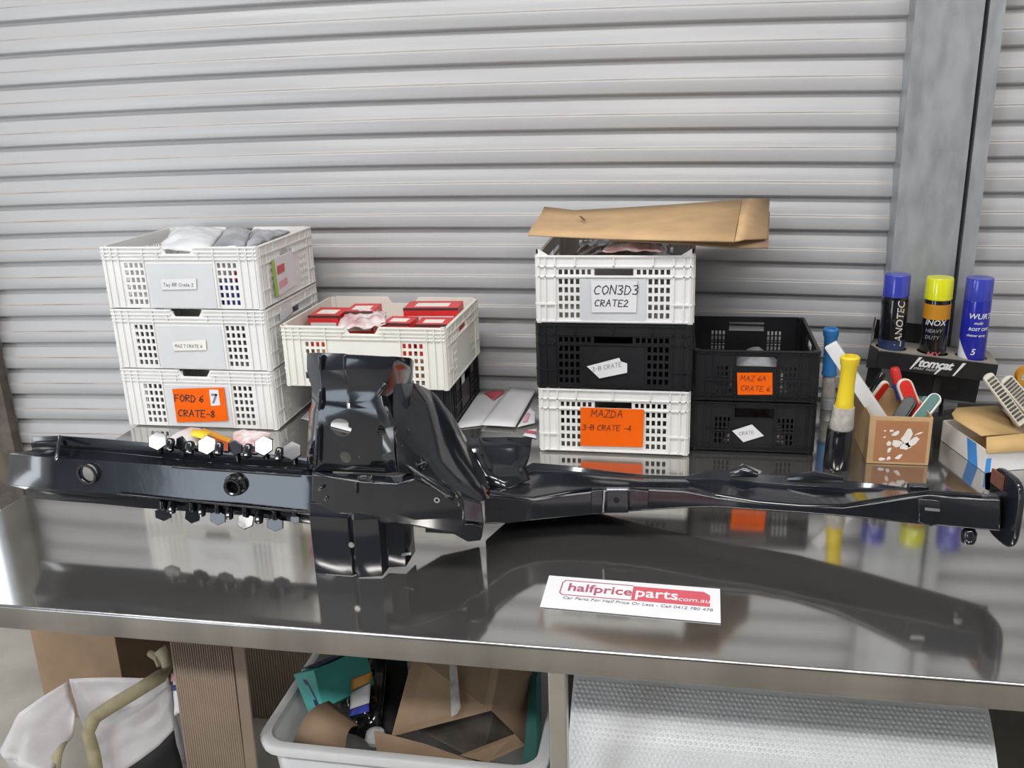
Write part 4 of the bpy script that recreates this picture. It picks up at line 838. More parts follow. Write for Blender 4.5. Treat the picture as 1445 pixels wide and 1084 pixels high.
# ------------------------------------------------------------------ right hand end: tools, carton, spray cans
def grip_tool(name, x, y, z0, h_base, r_base, h_tape, r_tape, h_grip, r_grip, mb, mg, label, lean=(0, 0)):
    t = empty(name, (x, y, z0), label, 'tool')
    def sh(bm):
        for v in bm.verts: v.co.x += lean[0] * v.co.z; v.co.y += lean[1] * v.co.z
        return bm
    bm = B(); lathe(bm, (0, 0, 0), [(r_base * .96, 0), (r_base, .004), (r_base, h_base * .97), (r_base * .97, h_base)], 28); obj('barrel', sh(bm), mb, t, local=True)
    bm = B(); lathe(bm, (0, 0, h_base), [(r_tape * 1.03, 0), (r_tape * 1.06, .006), (r_tape, h_tape * .5), (r_tape * .93, h_tape)], 28); obj('tape_wrap', sh(bm), M_tapeg, t, local=True)
    z = h_base + h_tape
    bm = B(); lathe(bm, (0, 0, z), [(r_grip * 1.05, 0), (r_grip * 1.08, .004), (r_grip, .010), (r_grip * .88, h_grip * .45), (r_grip * .92, h_grip * .8), (r_grip * 1.08, h_grip * .86), (r_grip * 1.12, h_grip * .97), (r_grip * .95, h_grip), (r_grip * .6, h_grip), (r_grip * .55, h_grip * .9)], 24)
    obj('rubber_grip', sh(bm), mg, t, local=True)
grip_tool('hand_tool', .3525, 2.062, TZ + .0005, .094, .0305, .052, .0245, .118, .0190, M_cblack, M_yrub, 'black cylindrical hand tool with grey tape and yellow rubber grip', (.04, 0))
p_ = V((0.3864, 2.4615, 0.8500)); q_ = V((0.3631, 2.4600, 1.0820))
grip_tool('hand_tool', .3875, 2.47, TZ + .0005, .03, .019, .065, .017, .128, .0185, M_galv, M_azure, 'hand tool with azure blue grip standing behind the yellow gripped tool', (-.03, 0))

CX0, CX1, CY0, CY1, CZ1 = .4215, .5560, 2.088, 2.300, .9665
def small_carton():
    t = empty('cardboard_box', ((CX0 + CX1) / 2, (CY0 + CY1) / 2, TZ + .0005), 'small open brown carton with torn white patches holding brushes', 'box')
    z0 = TZ + .0008; w = .003
    for nm, a in (('front_panel', (CX0, CX1, CY0, CY0 + w)), ('rear_panel', (CX0, CX1, CY1 - w, CY1)), ('side_panel', (CX0, CX0 + w, CY0 + w, CY1 - w)), ('side_panel', (CX1 - w, CX1, CY0 + w, CY1 - w))):
        bm = B(); box(bm, a[0], a[1], a[2], a[3], z0, CZ1); obj(nm, bm, M_card, t, bevel=.0008)
    bm = B(); box(bm, CX0 + w, CX1 - w, CY0 + w, CY1 - w, z0, z0 + w); obj('bottom_panel', bm, M_card, t)
    bm = B(); box(bm, CX0 + .014, CX1 - .008, CY0 - .0006, CY0, z0 + .006, CZ1 - .010); tp = obj('brown_tape', bm, M_tape, t)
    rng = random.Random(3)
    pats = [((0.5040, 2.0870, 0.9202), .011, .020, -.3), ((0.5174, 2.0870, 0.9069), .007, .018, -.8), ((0.5032, 2.0870, 0.8960), .012, .008, .2), ((0.4844, 2.0870, 0.9022), .011, .010, .3), ((0.4792, 2.0870, 0.9261), .009, .004, .7), ((0.5290, 2.0870, 0.9280), .010, .002, .4),
            ((0.4661, 2.0870, 0.9014), .006, .005, 1.0), ((0.4690, 2.0870, 0.8859), .004, .008, -.5), ((0.4541, 2.0870, 0.8625), .007, .004, .1), ((0.4693, 2.0870, 0.8649), .006, .004, .7), ((0.4904, 2.0870, 0.8693), .010, .004, .7), ((0.4695, 2.0870, 0.9326), .005, .003, .2), ((0.4558, 2.0870, 0.9321), .003, .002, 0), ((0.4556, 2.0870, 0.9166), .003, .002, .6)]
    for p, rx, rz, an in pats:
        bm = B(); P = []
        for k in range(12):
            a = 2 * PI * k / 12; r = rng.uniform(.7, 1.2); x, z = rx * r * math.cos(a), rz * r * math.sin(a)
            P.append((p[0] + x * math.cos(an) - z * math.sin(an), CY0 - .0007, p[2] + x * math.sin(an) + z * math.cos(an)))
        prism(bm, P, (0, -.0004, 0)); obj('torn_patch', bm, M_torn, tp)
small_carton()
def white_bar():
    t = empty('white_bar', (0.3994, 2.1700, 1.0193), 'long white rectangular bar leaning out of the small brown carton', 'bar')
    a, b = V((0.3366, 2.1750, 1.1096)), V((0.4738, 2.1500, 0.9144))
    bm = B(); bar(bm, a, b, .0295, .014, (-.45, -1, .25)); obj('bar_body', bm, M_wcard, t, bevel=.001)
    bm = B(); n = (b - a).normalized(); bar(bm, a - n * .0006, a + n * .0004, .024, .011, (-.45, -1, .25)); obj('end_cap', bm, M_paper, t)
white_bar()
def paddle(name, a, b, w, th, up, mrim, mpad, label, group=None, r=1.0):
    """flat brush with a rounded head: pale rim and a coloured pad; a is the rounded tip, b the other end"""
    t = empty(name, (V(a) + V(b)) / 2, label, 'brush', group)
    a, b = V(a), V(b); ax = (a - b).normalized(); n = (V(up) - ax * V(up).dot(ax)).normalized(); s = ax.cross(n); L = (a - b).length
    def outl(ww, shrink, off):
        P = [b - s * ww / 2 + n * off + ax * shrink * .3]
        for k in range(9):
            an = -PI / 2 + PI * k / 8; P.append(b + ax * (L - ww / 2 * r - shrink) + ax * math.cos(an) * ww / 2 * r + s * math.sin(an) * ww / 2 + n * off)
        P.append(b + s * ww / 2 + n * off + ax * shrink * .3)
        return P
    bm = B(); prism(bm, outl(w, 0, 0), -n * th); obj('rim', bm, mrim, t, bevel=.0015)
    bm = B(); prism(bm, outl(w * .74, w * .10, th * .25), -n * th * .2); obj('pad', bm, mpad, t, bevel=.0008)
    return t
GBR = 'brushes in the small carton'
paddle('flat_brush', (0.4893, 2.2600, 0.9930), (0.4497, 2.2700, 0.9191), .022, .010, (.6, -1, .5), M_comb, M_red, 'narrow brush with pale rim and red pad beside the white bar', GBR)
paddle('flat_brush', (0.5121, 2.2150, 1.0167), (0.5488, 2.2000, 0.9290), .038, .010, (.1, -1, .35), M_comb, M_red, 'wide brush with pale rim and bright red pad in the middle of the carton', GBR)
paddle('flat_brush', (0.5794, 2.1600, 0.9998), (0.5177, 2.1250, 0.9236), .030, .010, (-.5, -1, .6), M_paper, M_green, 'brush with white rim and dark green pad at the right of the carton', GBR)
paddle('flat_brush', (0.5709, 2.2200, 0.9743), (0.5209, 2.1900, 0.8994), .020, .010, (-.7, -1, .4), M_green, M_green, 'all dark green brush behind the white rimmed green one', GBR)
paddle('flat_brush', (0.5261, 2.1650, 0.9897), (0.4788, 2.1300, 0.9203), .032, .014, (-.6, -1, .4), M_bp, M_bp, 'all black slab brush between the white bar and the green brushes', GBR)
def stubby(name, a, b, r, m1, m2, label):
    t = empty(name, (V(a) + V(b)) / 2, label, 'tool')
    a, b = V(a), V(b); d = b - a
    bm = B(); tube(bm, [a, a + d * .08, a + d * .5], [r * .75, r, r], 14); obj('cap', bm, m1, t)
    bm = B(); tube(bm, [a + d * .5, a + d * .55, b], [r * 1.1, r * 1.1, r], 14); obj('handle', bm, m2, t)
stubby('screwdriver', (0.5072, 2.2900, 1.0220), (0.5295, 2.2850, 0.9459), .0120, M_redbox, M_blue, 'red and blue handled tool leaning at the back of the carton')
stubby('trigger_tool', (0.4822, 2.2900, 1.0088), (0.4536, 2.2850, 0.9437), .0085, M_cblack, M_cblack, 'glossy black handle leaning in the rear left corner of the carton')

def can_rack():
    t = empty('can_rack', (0.6282, 2.4200, 1.0215), 'black steel rack with round holes hanging on the post, holding spray cans', 'rack')
    a, b = V((0.4902, 2.4000, 1.0320)), V((0.7682, 2.3720, 1.0088)); ax = (b - a).normalized(); L = (b - a).length
    back = V((0, 1, 0)) - ax * ax.y; back.normalize(); dn = back.cross(ax); dn = dn if dn.z < 0 else -dn
    M = Matrix((ax, back, -dn)).transposed().to_4x4(); M.translation = a
    DP = .122
    bm = B(); P = [V((0.0, 0, 0)), V((L, 0, 0)), V((L, DP, 0)), V((-.004, DP, 0)), V((-.018, .05, 0))]
    prism(bm, [M @ p for p in P], M.to_3x3() @ V((0, 0, .003))); o = obj('top_plate', bm, M_rackd, t)
    Mi = M.inverted(); cs = []
    for (u, v, y) in ((0, 0, 0),): pass
    global CANS
    CANS = []
    for p in (V((0.5290, 2.4450, 1.0390)), V((0.6278, 2.4350, 1.0266)), V((0.7179, 2.4250, 1.0144))):
        q = Mi @ p; q.z = 0; q.y = max(.045, min(.075, q.y)); CANS.append(M @ q)
    cut(o, [(c, (0, 0, 1), .0375, .05) for c in CANS])
    bm = B(); box(bm, 0, L, 0, .003, -.044, .003, 0, M); ap = obj('front_apron', bm, M_rack, t, bevel=.0008)
    bm = B(); prism(bm, [M @ V((-.018, .05, .003)), M @ V((-.002, .002, .003)), M @ V((-.002, .002, -.044)), M @ V((-.018, .05, -.06)), M @ V((-.010, DP, -.06)), M @ V((-.010, DP, .06)), M @ V((-.016, .08, .05))], M.to_3x3() @ V((.003, 0, 0))); obj('side_plate', bm, M_rack, t)
    bm = B(); box(bm, -.004, L * .98, DP, DP + .003, -.14, .004, 0, M); obj('back_plate', bm, M_rack, t)
    bm = B(); box(bm, -.004, L * .5, DP - .001, DP + .003, .004, .055, 0, M); obj('upper_back_plate', bm, M_rack, t)
    bm = B(); box(bm, .01, L - .01, .02, DP, -.040, -.037, 0, M); obj('lower_tray', bm, M_rack, t)
    bm = B(); box(bm, L * .52, L * .58, .02, .03, -.115, -.044, 0, M); obj('strut', bm, M_rack, t)
    # the lettering on the apron: white slanted capitals between two slanted strokes
    ux = M.to_3x3() @ V((1, 0, 0)); uz = M.to_3x3() @ V((0, 0, 1))
    def at(u, z): return M @ V((u, -.0008, z))
    tb = text_bm('tomcat', .031, .36,   .0002, .0009, .9, .98); place(tb, at(L * .345, -.026), ux, uz); obj('lettering', tb, M_paper, ap, fixn=False)
    for u0, z0_, u1, z1_ in ((L * .29, -.036, L * .36, -.002), (L * .655, -.040, L * .725, -.004), (L * .50, -.042, L * .55, -.022)):
        bm = B(); w_ = .004; prism(bm, [at(u0 - w_ / 2, z0_), at(u0 + w_ / 2, z0_), at(u1 + w_, z1_), at(u1 - w_, z1_)], M.to_3x3() @ V((0, -.0004, 0))); obj('emblem_stroke', bm, M_paper, ap)
    tb = text_bm('SPRAY  PAINTS', .0085, .3, .0002, 0, 1, 1); place(tb, at(L * .315, -.035), ux, uz); obj('small_lettering', tb, M_panel, ap, fixn=False)
    return M
RM = can_rack()
GSC = 'spray cans in the rack'
def can(c, prof, label, extra):
    base = V(c); zb = base.z - .034
    t = empty('spray_can', (base.x, base.y, zb), label, 'spray can', GSC)
    for nm, pr, m in prof:
        bm = B(); lathe(bm, (0, 0, 0), pr, 32); obj(nm, bm, m, t, local=True)
    for nm, a0, z0_, txt, sz, m, rot in extra:
        tb = text_bm(txt, sz, .2, .0001, .0002)
        if rot: tb.transform(Matrix.Rotation(rot, 4, 'Z'))
        R = .0326
        for v in tb.verts:
            a = a0 + v.co.x / R; v.co = V(((R + .0003 + v.co.z) * math.sin(a), -(R + .0003 + v.co.z) * math.cos(a), z0_ + v.co.y))
        obj(nm, tb, m, t, local=True, fixn=False)
    return t
Rb = .0322
t = can(CANS[0], [('can_body', [(Rb * .95, 0), (Rb, .004), (Rb, .165), (Rb * .93, .172)], M_cblack), ('lower_print', [(Rb + .0003, .006), (Rb + .0004, .006), (Rb + .0004, .062), (Rb + .0003, .062)], M_cnavy), ('cap', [(Rb * .92, .1715), (Rb, .173), (Rb * .98, .224), (Rb * .93, .228), (Rb * .3, .2285)], M_blue)],
        'black spray can with a blue cap, leftmost of the three cans in the rack', [('lettering', .55, .045, 'LANOTEC', .026, M_comb, PI / 2)])
t = can(CANS[1], [('can_body', [(Rb * .95, 0), (Rb, .004), (Rb, .128)], M_cblack), ('amber_band', [(Rb, .1281), (Rb * 1.0, .166)], M_oband), ('dark_ring', [(Rb * .97, .166), (Rb * .93, .176)], M_cblack), ('cap', [(Rb * .97, .176), (Rb * 1.02, .178), (Rb, .227), (Rb * .95, .231), (Rb * .3, .2315)], M_yellow)],
        'black spray can with an amber band and bright yellow cap', [('lettering', -1.05, .114, 'INOX', .020, M_panel, 0), ('lettering', -.95, .095, 'HEAVY', .013, M_inkg, 0), ('lettering', -.95, .078, 'DUTY', .013, M_inkg, 0), ('lettering', -.7, .030, 'MX', .022, M_redp, 0)])
t = can(CANS[2], [('can_body', [(Rb * .95, 0), (Rb, .004), (Rb, .182), (Rb * .985, .185)], M_blue2), ('cap', [(Rb * .985, .1852), (Rb * .995, .187), (Rb * .985, .236), (Rb * .95, .240), (Rb * .3, .2405)], M_blue)],
        'blue spray can with white print and a white swoosh, rightmost in the rack', [('lettering', -.80, .142, 'WURTH', .019, M_paper, 0), ('lettering', -.35, .128, 'multi', .010, M_panel, 0), ('lettering', -.70, .112, 'ROST OFF', .0105, M_paper, 0), ('lettering', -.80, .097, 'cleaner spray', .0085, M_panel, 0), ('lettering', -.38, .050, '5', .022, M_paper, 0)])
bm = B(); rows = []
for k in range(13):
    sn = -1.0 + k * .075; a = -.28 + math.asin(sn); h0, h1 = .012, .034 + .056 * max(0.01, 1 - k / 12.0) ** 1.3
    rows.append([(Rb * 1.012 * math.sin(a), -Rb * 1.012 * math.cos(a), z) for z in (h0, (h0 + h1) / 2, h1)])
grid(bm, rows); obj('white_swoosh', bm, M_paper, t, local=True)

def flap_carton():
    c0, e = V((0.6671, 2.0589, 0.8508)), V((0, 0, 1))
    dx = (V((.95, 0.30, 0))).normalized(); dy = (V((-.22, .95, 0))).normalized()
    t = empty('white_carton', c0 + dx * .12 + dy * .10, 'open white carton with blue tape and tan flaps at the right end of the bench', 'box')
    W_, D_, H_ = .28, .20, .052; w = .003
    def pan(nm, p, q, h, thick, m=M_wcard):
        bm = B(); prism(bm, [p, q, q + e * h, p + e * h], thick); return obj(nm, bm, m, t, bevel=.0006)
    A, B_, C_, D__ = c0, c0 + dx * W_, c0 + dx * W_ + dy * D_, c0 + dy * D_
    pan('front_panel', A, B_, H_, dy * w); sp = pan('side_panel', A + dy * w, D__, H_, dx * w); pan('rear_panel', D__, C_, H_, -dy * w); pan('side_panel', B_, C_, H_, -dx * w)
    bm = B(); prism(bm, [A + dx * w + dy * w, B_ - dx * w + dy * w, C_ - dx * w - dy * w, D__ + dx * w - dy * w], e * w); obj('bottom_panel', bm, M_tan, t)
    o = -dx * .0006
    bm = B(); prism(bm, [A + dy * .028 + o, A + dy * .070 + o, A + dy * .085 + o + e * H_, A + dy * .045 + o + e * H_], -dx * .0004); obj('blue_tape', bm, M_lightblue, t)
    bm = B(); prism(bm, [A + dx * .0 - dy * .0006, A + dx * .013 - dy * .0006, A + dx * .012 - dy * .0006 + e * H_ * .65, A - dy * .0006 + e * H_ * .65], -dy * .0004); obj('blue_tape', bm, M_lightblue, t)
    h = e * H_
    # tan flaps
    bm = B(); q = [V((0.6640, 2.0520, 0.8994)), V((0.6670, 2.0750, 0.9292)), V((0.7530, 2.1000, 0.9314)), V((0.7496, 2.0720, 0.9000))]
    grid(bm, [[q[0], q[1]], [lerp(q[0], q[3], .5), lerp(q[1], q[2], .5)], [q[3], q[2]], [q[3] + dx * .09, q[2] + dx * .09]]); obj('front_flap', bm, M_tan, t, solid=.003)
    bm = B(); grid(bm, [[V((0.6248, 2.2000, 0.9386)), V((0.6514, 2.2600, 0.9326)), V((0.7555, 2.3000, 0.9274))], [V((0.6239, 2.1700, 0.9352)), V((0.6647, 2.2000, 0.9293)), V((0.7642, 2.2400, 0.9182))], [V((0.6580, 2.0800, 0.9304)), V((0.7001, 2.1200, 0.9184)), V((0.7610, 2.1600, 0.9089))]])
    obj('side_flap', bm, M_tan, t, solid=.003, ang=60)
    bm = B(); grid(bm, [[V((0.7559, 2.3000, 0.9511)), V((0.7628, 2.1650, 0.9071))], [V((0.8289, 2.3200, 0.9246)), V((0.7929, 2.1800, 0.8849))]]); obj('upright_flap', bm, M_cardd, t, solid=.003)
flap_carton()
def comb(a, b, w, up, n, label):
    a, b = V(a), V(b); t = empty('wire_brush', (a + b) / 2, label, 'brush', None)
    ax = (b - a).normalized(); nn = (V(up) - ax * V(up).dot(ax)).normalized(); s = ax.cross(nn); L = (b - a).length
    bm = B(); P = []
    for k in range(9):
        an = PI / 2 + PI * k / 8; P.append(a + ax * w * .3 + ax * math.cos(an) * w * .3 + s * math.sin(an) * w / 2)
    P += [b - s * w / 2, b + s * w / 2]
    prism(bm, P, -nn * .008); obj('frame', bm, M_comb, t, bevel=.001)
    for k in range(n):
        c_ = a + ax * (L * (.10 + .86 * k / n)); 
        bm = B(); bar(bm, c_ - s * w * .37, c_ + s * w * .37, L / n * .5, .004, nn); obj('bristle_row', bm, M_bunge if False else M_rust_shade, t, local=False)
comb((0.6908, 2.2000, 1.0379), (0.7735, 2.1700, 0.9299), .026, (.2, -1, .5), 13, 'cream slotted brush pointing up left, the left one over the white carton')
comb((0.7362, 2.2200, 1.0242), (0.8070, 2.2000, 0.9428), .036, (.3, -1, .4), 12, 'cream slotted brush beside the left one, nearest the right edge')
bm = B(); lathe(bm, (0, 0, 0), [(.016, -.012), (.024, -.012), (.024, .012), (.016, .012), (.016, -.012)], 20, 0, False)
bm.transform(Matrix.Translation(V((0.7933, 2.2500, 1.0198))) @ Matrix.Rotation(PI / 2, 4, 'X')); o = obj('tape_roll', bm, M_oband); tag(o, 'amber roll of tape at the right edge above the slotted brushes', 'tape roll')

# ------------------------------------------------------------------ under the table
def roll():
    x0, x1, yc_, r = -.200, .575, 1.72, .300
    t = empty('bubble_wrap_roll', ((x0 + x1) / 2, yc_, 0), 'large roll of clear bubble wrap lying under the steel bench', 'roll')
    bm = B(); n = 72; rows = []
    for k in range(n + 1):
        a = 2 * PI * k / n; rr = r
        rows.append([(x0 + (x1 - x0) * j / 40, yc_ + rr * math.sin(a), r + .004 + rr * math.cos(a) + .0006 * noise.noise(V((j * .25, a * 2, 0)))) for j in range(41)])
    grid(bm, rows); obj('film', bm, M_bubble, t, ang=180)
    for x in (x0, x1):
        bm = B(); lathe(bm, (0, 0, 0), [(.04, 0), (r * .5, .004), (r * .998, 0), (r * .998, -.002), (.04, -.002)], 48)
        bm.transform(Matrix.Translation((x, yc_, r + .004)) @ Matrix.Rotation(PI / 2 * (1 if x == x1 else -1), 4, 'Y')); obj('roll_end', bm, M_bubble, t)
    bm = B(); me_rows = 0
    rng = random.Random(5)
    for i in range(26):
        a = -1.42 + i * .030 + .16
        for j in range(78):
            x = x0 + .006 + (j + .5 * (i % 2)) * .0098
            if x > x1 - .005: continue
            c_ = V((x, yc_ + (r + .001) * math.sin(a), r + .004 + (r + .001) * math.cos(a))); nn = V((0, math.sin(a), math.cos(a))); tt = V((0, math.cos(a), -math.sin(a)))
            ring = [bm.verts.new(c_ + (V((1, 0, 0)) * math.cos(2 * PI * k / 6) + tt * math.sin(2 * PI * k / 6)) * .0040) for k in range(6)]
            top = bm.verts.new(c_ + nn * .0026 * rng.uniform(.5, 1.1))
            for k in range(6): bm.faces.new((ring[k], ring[(k + 1) % 6], top))
    obj('bubbles', bm, M_bubble, t, ang=180, kind='stuff')
roll()

def tub():
    t = empty('storage_tub', (-.56, 1.72, 0), 'white plastic storage tub full of cartons and bags under the bench', 'tub')
    def rr(x0, x1, y0, y1, r, z, n=5):
        P = []
        for cx, cy, a0 in ((x1 - r, y1 - r, 0), (x0 + r, y1 - r, PI / 2), (x0 + r, y0 + r, PI), (x1 - r, y0 + r, 1.5 * PI)):
            for k in range(n + 1):
                a = a0 + PI / 2 * k / n; P.append((cx + r * math.cos(a), cy + r * math.sin(a), z))
        return P
    X0, X1, Y0, Y1, H = -.865, -.248, 1.475, 1.98, .415
    bm = B(); grid(bm, [rr(X0, X1, Y0, Y1, .06, H - .022), rr(X0 - .002, X1 + .002, Y0 - .002, Y1 + .002, .06, H - .006), rr(X0 + .004, X1 - .004, Y0 + .004, Y1 - .004, .056, H), rr(X0 + .020, X1 - .020, Y0 + .020, Y1 - .020, .045, H - .001), rr(X0 + .024, X1 - .024, Y0 + .024, Y1 - .024, .042, H - .012)], close=True)
    obj('rim', bm, M_tub, t, ang=60)
    bm = B(); loft(bm, [rr(X0 + .05, X1 - .05, Y0 + .05, Y1 - .05, .05, .004), rr(X0 + .045, X1 - .045, Y0 + .045, Y1 - .045, .05, .01), rr(X0 + .022, X1 - .022, Y0 + .022, Y1 - .022, .044, H - .010)])
    bm.faces.ensure_lookup_table()
    bmesh.ops.delete(bm, geom=[max(bm.faces, key=lambda f: f.calc_center_median().z)], context='FACES_ONLY')
    obj('body', bm, M_tub, t, ang=60, solid=.003)
tub()
def tb_prism(name, q, d, m, label, cat, extra=None):
    t = empty(name, V(q[0]), label, cat)
    bm = B(); prism(bm, [V(p) for p in q], d); obj('carton_body', bm, m, t, bevel=.001)
    return t
# teal carton
q = [V((-0.8774, 1.7200, 0.4039)), V((-0.8642, 1.7500, 0.4135)), V((-0.7912, 1.6600, 0.3622)), V((-0.8014, 1.6400, 0.3667))]
t = empty('teal_carton', q[0], 'teal carton with a dark figure, standing at the left in the tub', 'box')
f0, f1, f2, f3 = V((-0.8457, 1.6600, 0.4586)), V((-0.7950, 1.6600, 0.4746)), V((-0.7549, 1.6000, 0.4224)), V((-0.7888, 1.6000, 0.3967))
dd = V((.085, .10, .0))
bm = B(); prism(bm, [f0, f1, f2, f3], dd); bd = obj('carton_body', bm, M_teal, t, bevel=.001)
nn = (f1 - f0).cross(f3 - f0).normalized(); nn = nn if nn.y < 0 else -nn
def fpt(u, v): return lerp(lerp(f0, f1, u), lerp(f3, f2, u), v) + nn * .001
bm = B(); prism(bm, [fpt(.35, .15), fpt(.55, .2), fpt(.72, .55), fpt(.85, .92), fpt(.6, .9), fpt(.5, .5)], nn * .0005); obj('dark_figure', bm, M_navy, t)
bm = B(); up_ = lerp(f0, f1, .5) ; prism(bm, [f0 + V((0, .006, .003)) + dd * .1, f1 + V((-.004, 0, .003)) + dd * .1, f1 + V((-.004, 0, .003)) + dd * .8, f0 + V((.004, 0, .003)) + dd * .8], (0, 0, .0008)); obj('top_print', bm, M_navy, t)
# rounded brown cardboard piece
def tub_card():
    rows = []
    a0, a1, b0, b1 = V((-0.7984, 1.5300, 0.3842)), V((-0.6787, 1.5200, 0.3809)), V((-0.7398, 1.6000, 0.4422)), V((-0.6682, 1.5800, 0.4031))
    for k in range(9):
        u = k / 8; h = .030 * math.sin(PI * u); rows.append([lerp(a0, b0, u) + V((0, -.4 * h, h)), lerp(a1, b1, u) + V((0, -.4 * h, h))])
    bm = B(); grid(bm, rows); o = obj('cardboard_piece', bm, M_cardd, solid=.004, ang=60); tag(o, 'curved piece of plain brown cardboard at the front left in the tub', 'cardboard')
tub_card()
# bag with a printed label
def tub_bag(name, q, label, cat, m, dome, seed, lab=None):
    t = empty(name, V(q[0]), label, cat)
    bm = B(); sheet(bm, q, 18, 22, .010, 18, seed, dome, nrm=(0, -1, .35)); obj('bag_film', bm, m, t, solid=.012, off=-1, ang=180)
    if lab:
        for lq, lm in lab:
            bm = B(); sheet(bm, lq, 6, 6, .002, 18, seed, .002, nrm=(0, -1, .35)); obj('label', bm, lm, t, solid=.0006)
    return t
tub_bag('black_bag', ((-0.7389, 1.6600, 0.3218), (-0.6482, 1.6400, 0.3191), (-0.6728, 1.8000, 0.4302), (-0.7689, 1.8000, 0.4215)), 'glossy black bag with an amber, white and blue label inside the tub', 'bag', M_cblack, .02, 3,
        [(((-0.7104, 1.6550, 0.4307), (-0.6616, 1.6550, 0.4614), (-0.6624, 1.6750, 0.4730), (-0.7143, 1.6750, 0.4495)), M_oband), (((-0.7012, 1.6200, 0.4112), (-0.6553, 1.6200, 0.4325), (-0.6611, 1.6530, 0.4592), (-0.7099, 1.6530, 0.4285)), M_paper), (((-0.6998, 1.6050, 0.4024), (-0.6511, 1.6050, 0.4222), (-0.6547, 1.6180, 0.4322), (-0.7005, 1.6180, 0.4109)), M_blue)])
tub_bag('black_bag', ((-0.6552, 1.6600, 0.2927), (-0.6140, 1.6600, 0.3070), (-0.6294, 1.8200, 0.4109), (-0.6917, 1.8200, 0.4052)), 'dark crumpled bag between the labelled bag and the open carton', 'bag', M_dark, .02, 8)
def open_carton():
    t = empty('open_carton', (-0.4770, 1.6600, 0.4066), 'open brown carton tipped on its side in the tub', 'box')
    a, b, c_, d = V((-0.5889, 1.5600, 0.3986)), V((-0.3748, 1.5850, 0.4683)), V((-0.3741, 1.6900, 0.5134)), V((-0.5707, 1.6900, 0.5134))
    e1, e2 = V((-0.3156, 1.6400, 0.3477)), V((-0.3118, 1.7400, 0.4575))
    f = V((-0.3784, 1.5600, 0.3602))
    bm = B(); prism(bm, [a, b, c_, d], (0, .004, -.003)); fp = obj('front_panel', bm, M_cardd, t)
    bm = B(); prism(bm, [b, e1, e2, c_], (-.003, .004, 0)); obj('side_panel', bm, M_cardd, t)
    bm = B(); prism(bm, [lerp(a, b, .10), b, e1, f], (0, .004, -.003)); obj('inner_flap', bm, M_cardd, t) if False else bm.free()
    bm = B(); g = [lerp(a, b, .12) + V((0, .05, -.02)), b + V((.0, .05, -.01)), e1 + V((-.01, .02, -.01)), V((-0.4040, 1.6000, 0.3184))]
    prism(bm, g, (0, .003, -.004)); obj('inside_shade_sheet', bm, M_rust_shade, t)  # dark sheet stands for the shade inside the carton
    bm = B(); prism(bm, [V((-0.4406, 1.5550, 0.3731)), V((-0.3300, 1.6000, 0.4033)), V((-0.3080, 1.6000, 0.3771)), V((-0.3803, 1.5550, 0.3623))], (0, .003, -.002)); obj('inner_flap', bm, M_cardd, t)
    bm = B(); prism(bm, [V((-0.4849, 1.6770, 0.5173)), V((-0.4689, 1.6770, 0.5188)), V((-0.4398, 1.5840, 0.4674)), V((-0.4453, 1.5740, 0.4603)), V((-0.4565, 1.5690, 0.4559))], (0, -.001, .0006)); obj('tape_strip', bm, M_tapeg, t)
open_carton()
bm = B(); prism(bm, [(-0.6213, 1.5450, 0.4229), (-0.5049, 1.5300, 0.4143), (-0.3692, 1.5200, 0.3823), (-0.4435, 1.5150, 0.3633), (-0.6058, 1.5200, 0.3572)], (0, .004, -.003)); tag(obj('cardboard_flap', bm, M_cardd), 'loose triangular cardboard flap at the front of the tub', 'cardboard')
bm = B(); prism(bm, [(-0.3022, 1.5400, 0.3771), (-0.2773, 1.5600, 0.3812), (-0.3005, 1.7200, 0.4634), (-0.3167, 1.7300, 0.4548)], (.003, .05, 0)); tag(obj('green_folder', bm, M_green), 'dark green board against the right wall of the tub', 'board')
bm = B(); lathe(bm, (-0.6398, 1.6000, 0.3612), [(.001, -.02), (.02, -.012), (.024, 0), (.02, .012), (.001, .02)], 10); tag(obj('clear_packet', bm, M_bag), 'small clear packet between the bags in the tub', 'packet')

# corrugated boards
def corr(name, x0, x1, y, z1, n, m, label, lean=0.0, xs=0.0):
    t = empty(name, ((x0 + x1) / 2, y, 0), label, 'cardboard')
    bm = B(); rows = []
    for k in range(n * 6 + 1):
        u = k / (n * 6); dy = .0022 * math.sin(2 * PI * n * u); x = x0 + (x1 - x0) * u
        rows.append([(x, y + dy + lean * 0, .003), (x + xs, y + dy + lean, z1)])
    grid(bm, rows); obj('ribbed_face', bm, m, t, ang=180, solid=.001)
    bm = B(); prism(bm, [(x0, y + .004, .003), (x1, y + .004, .003), (x1 + xs, y + .004 + lean, z1), (x0 + xs, y + .004 + lean, z1)], (0, .002, 0)); obj('backing_sheet', bm, m, t)
    return t
corr('corrugated_board', -1.02, -.885, 1.46, .78, 26, M_cardg, 'tall ribbed cardboard board standing under the bench beside the white bag', .03, .0)
bm = B(); prism(bm, [(-.882, 1.45, .003), (-.862, 1.46, .003), (-.862, 1.50, .78), (-.880, 1.49, .78)], (.0, .006, 0)); o = obj('cardboard_edge_strip', bm, M_cardg); tag(o, 'narrow pale cardboard strip between the two ribbed boards', 'cardboard')
corr('corrugated_board', -1.24, -.50, 2.06, .79, 96, M_cardg, 'wide ribbed cardboard board in shadow behind the storage tub', .02, 0)

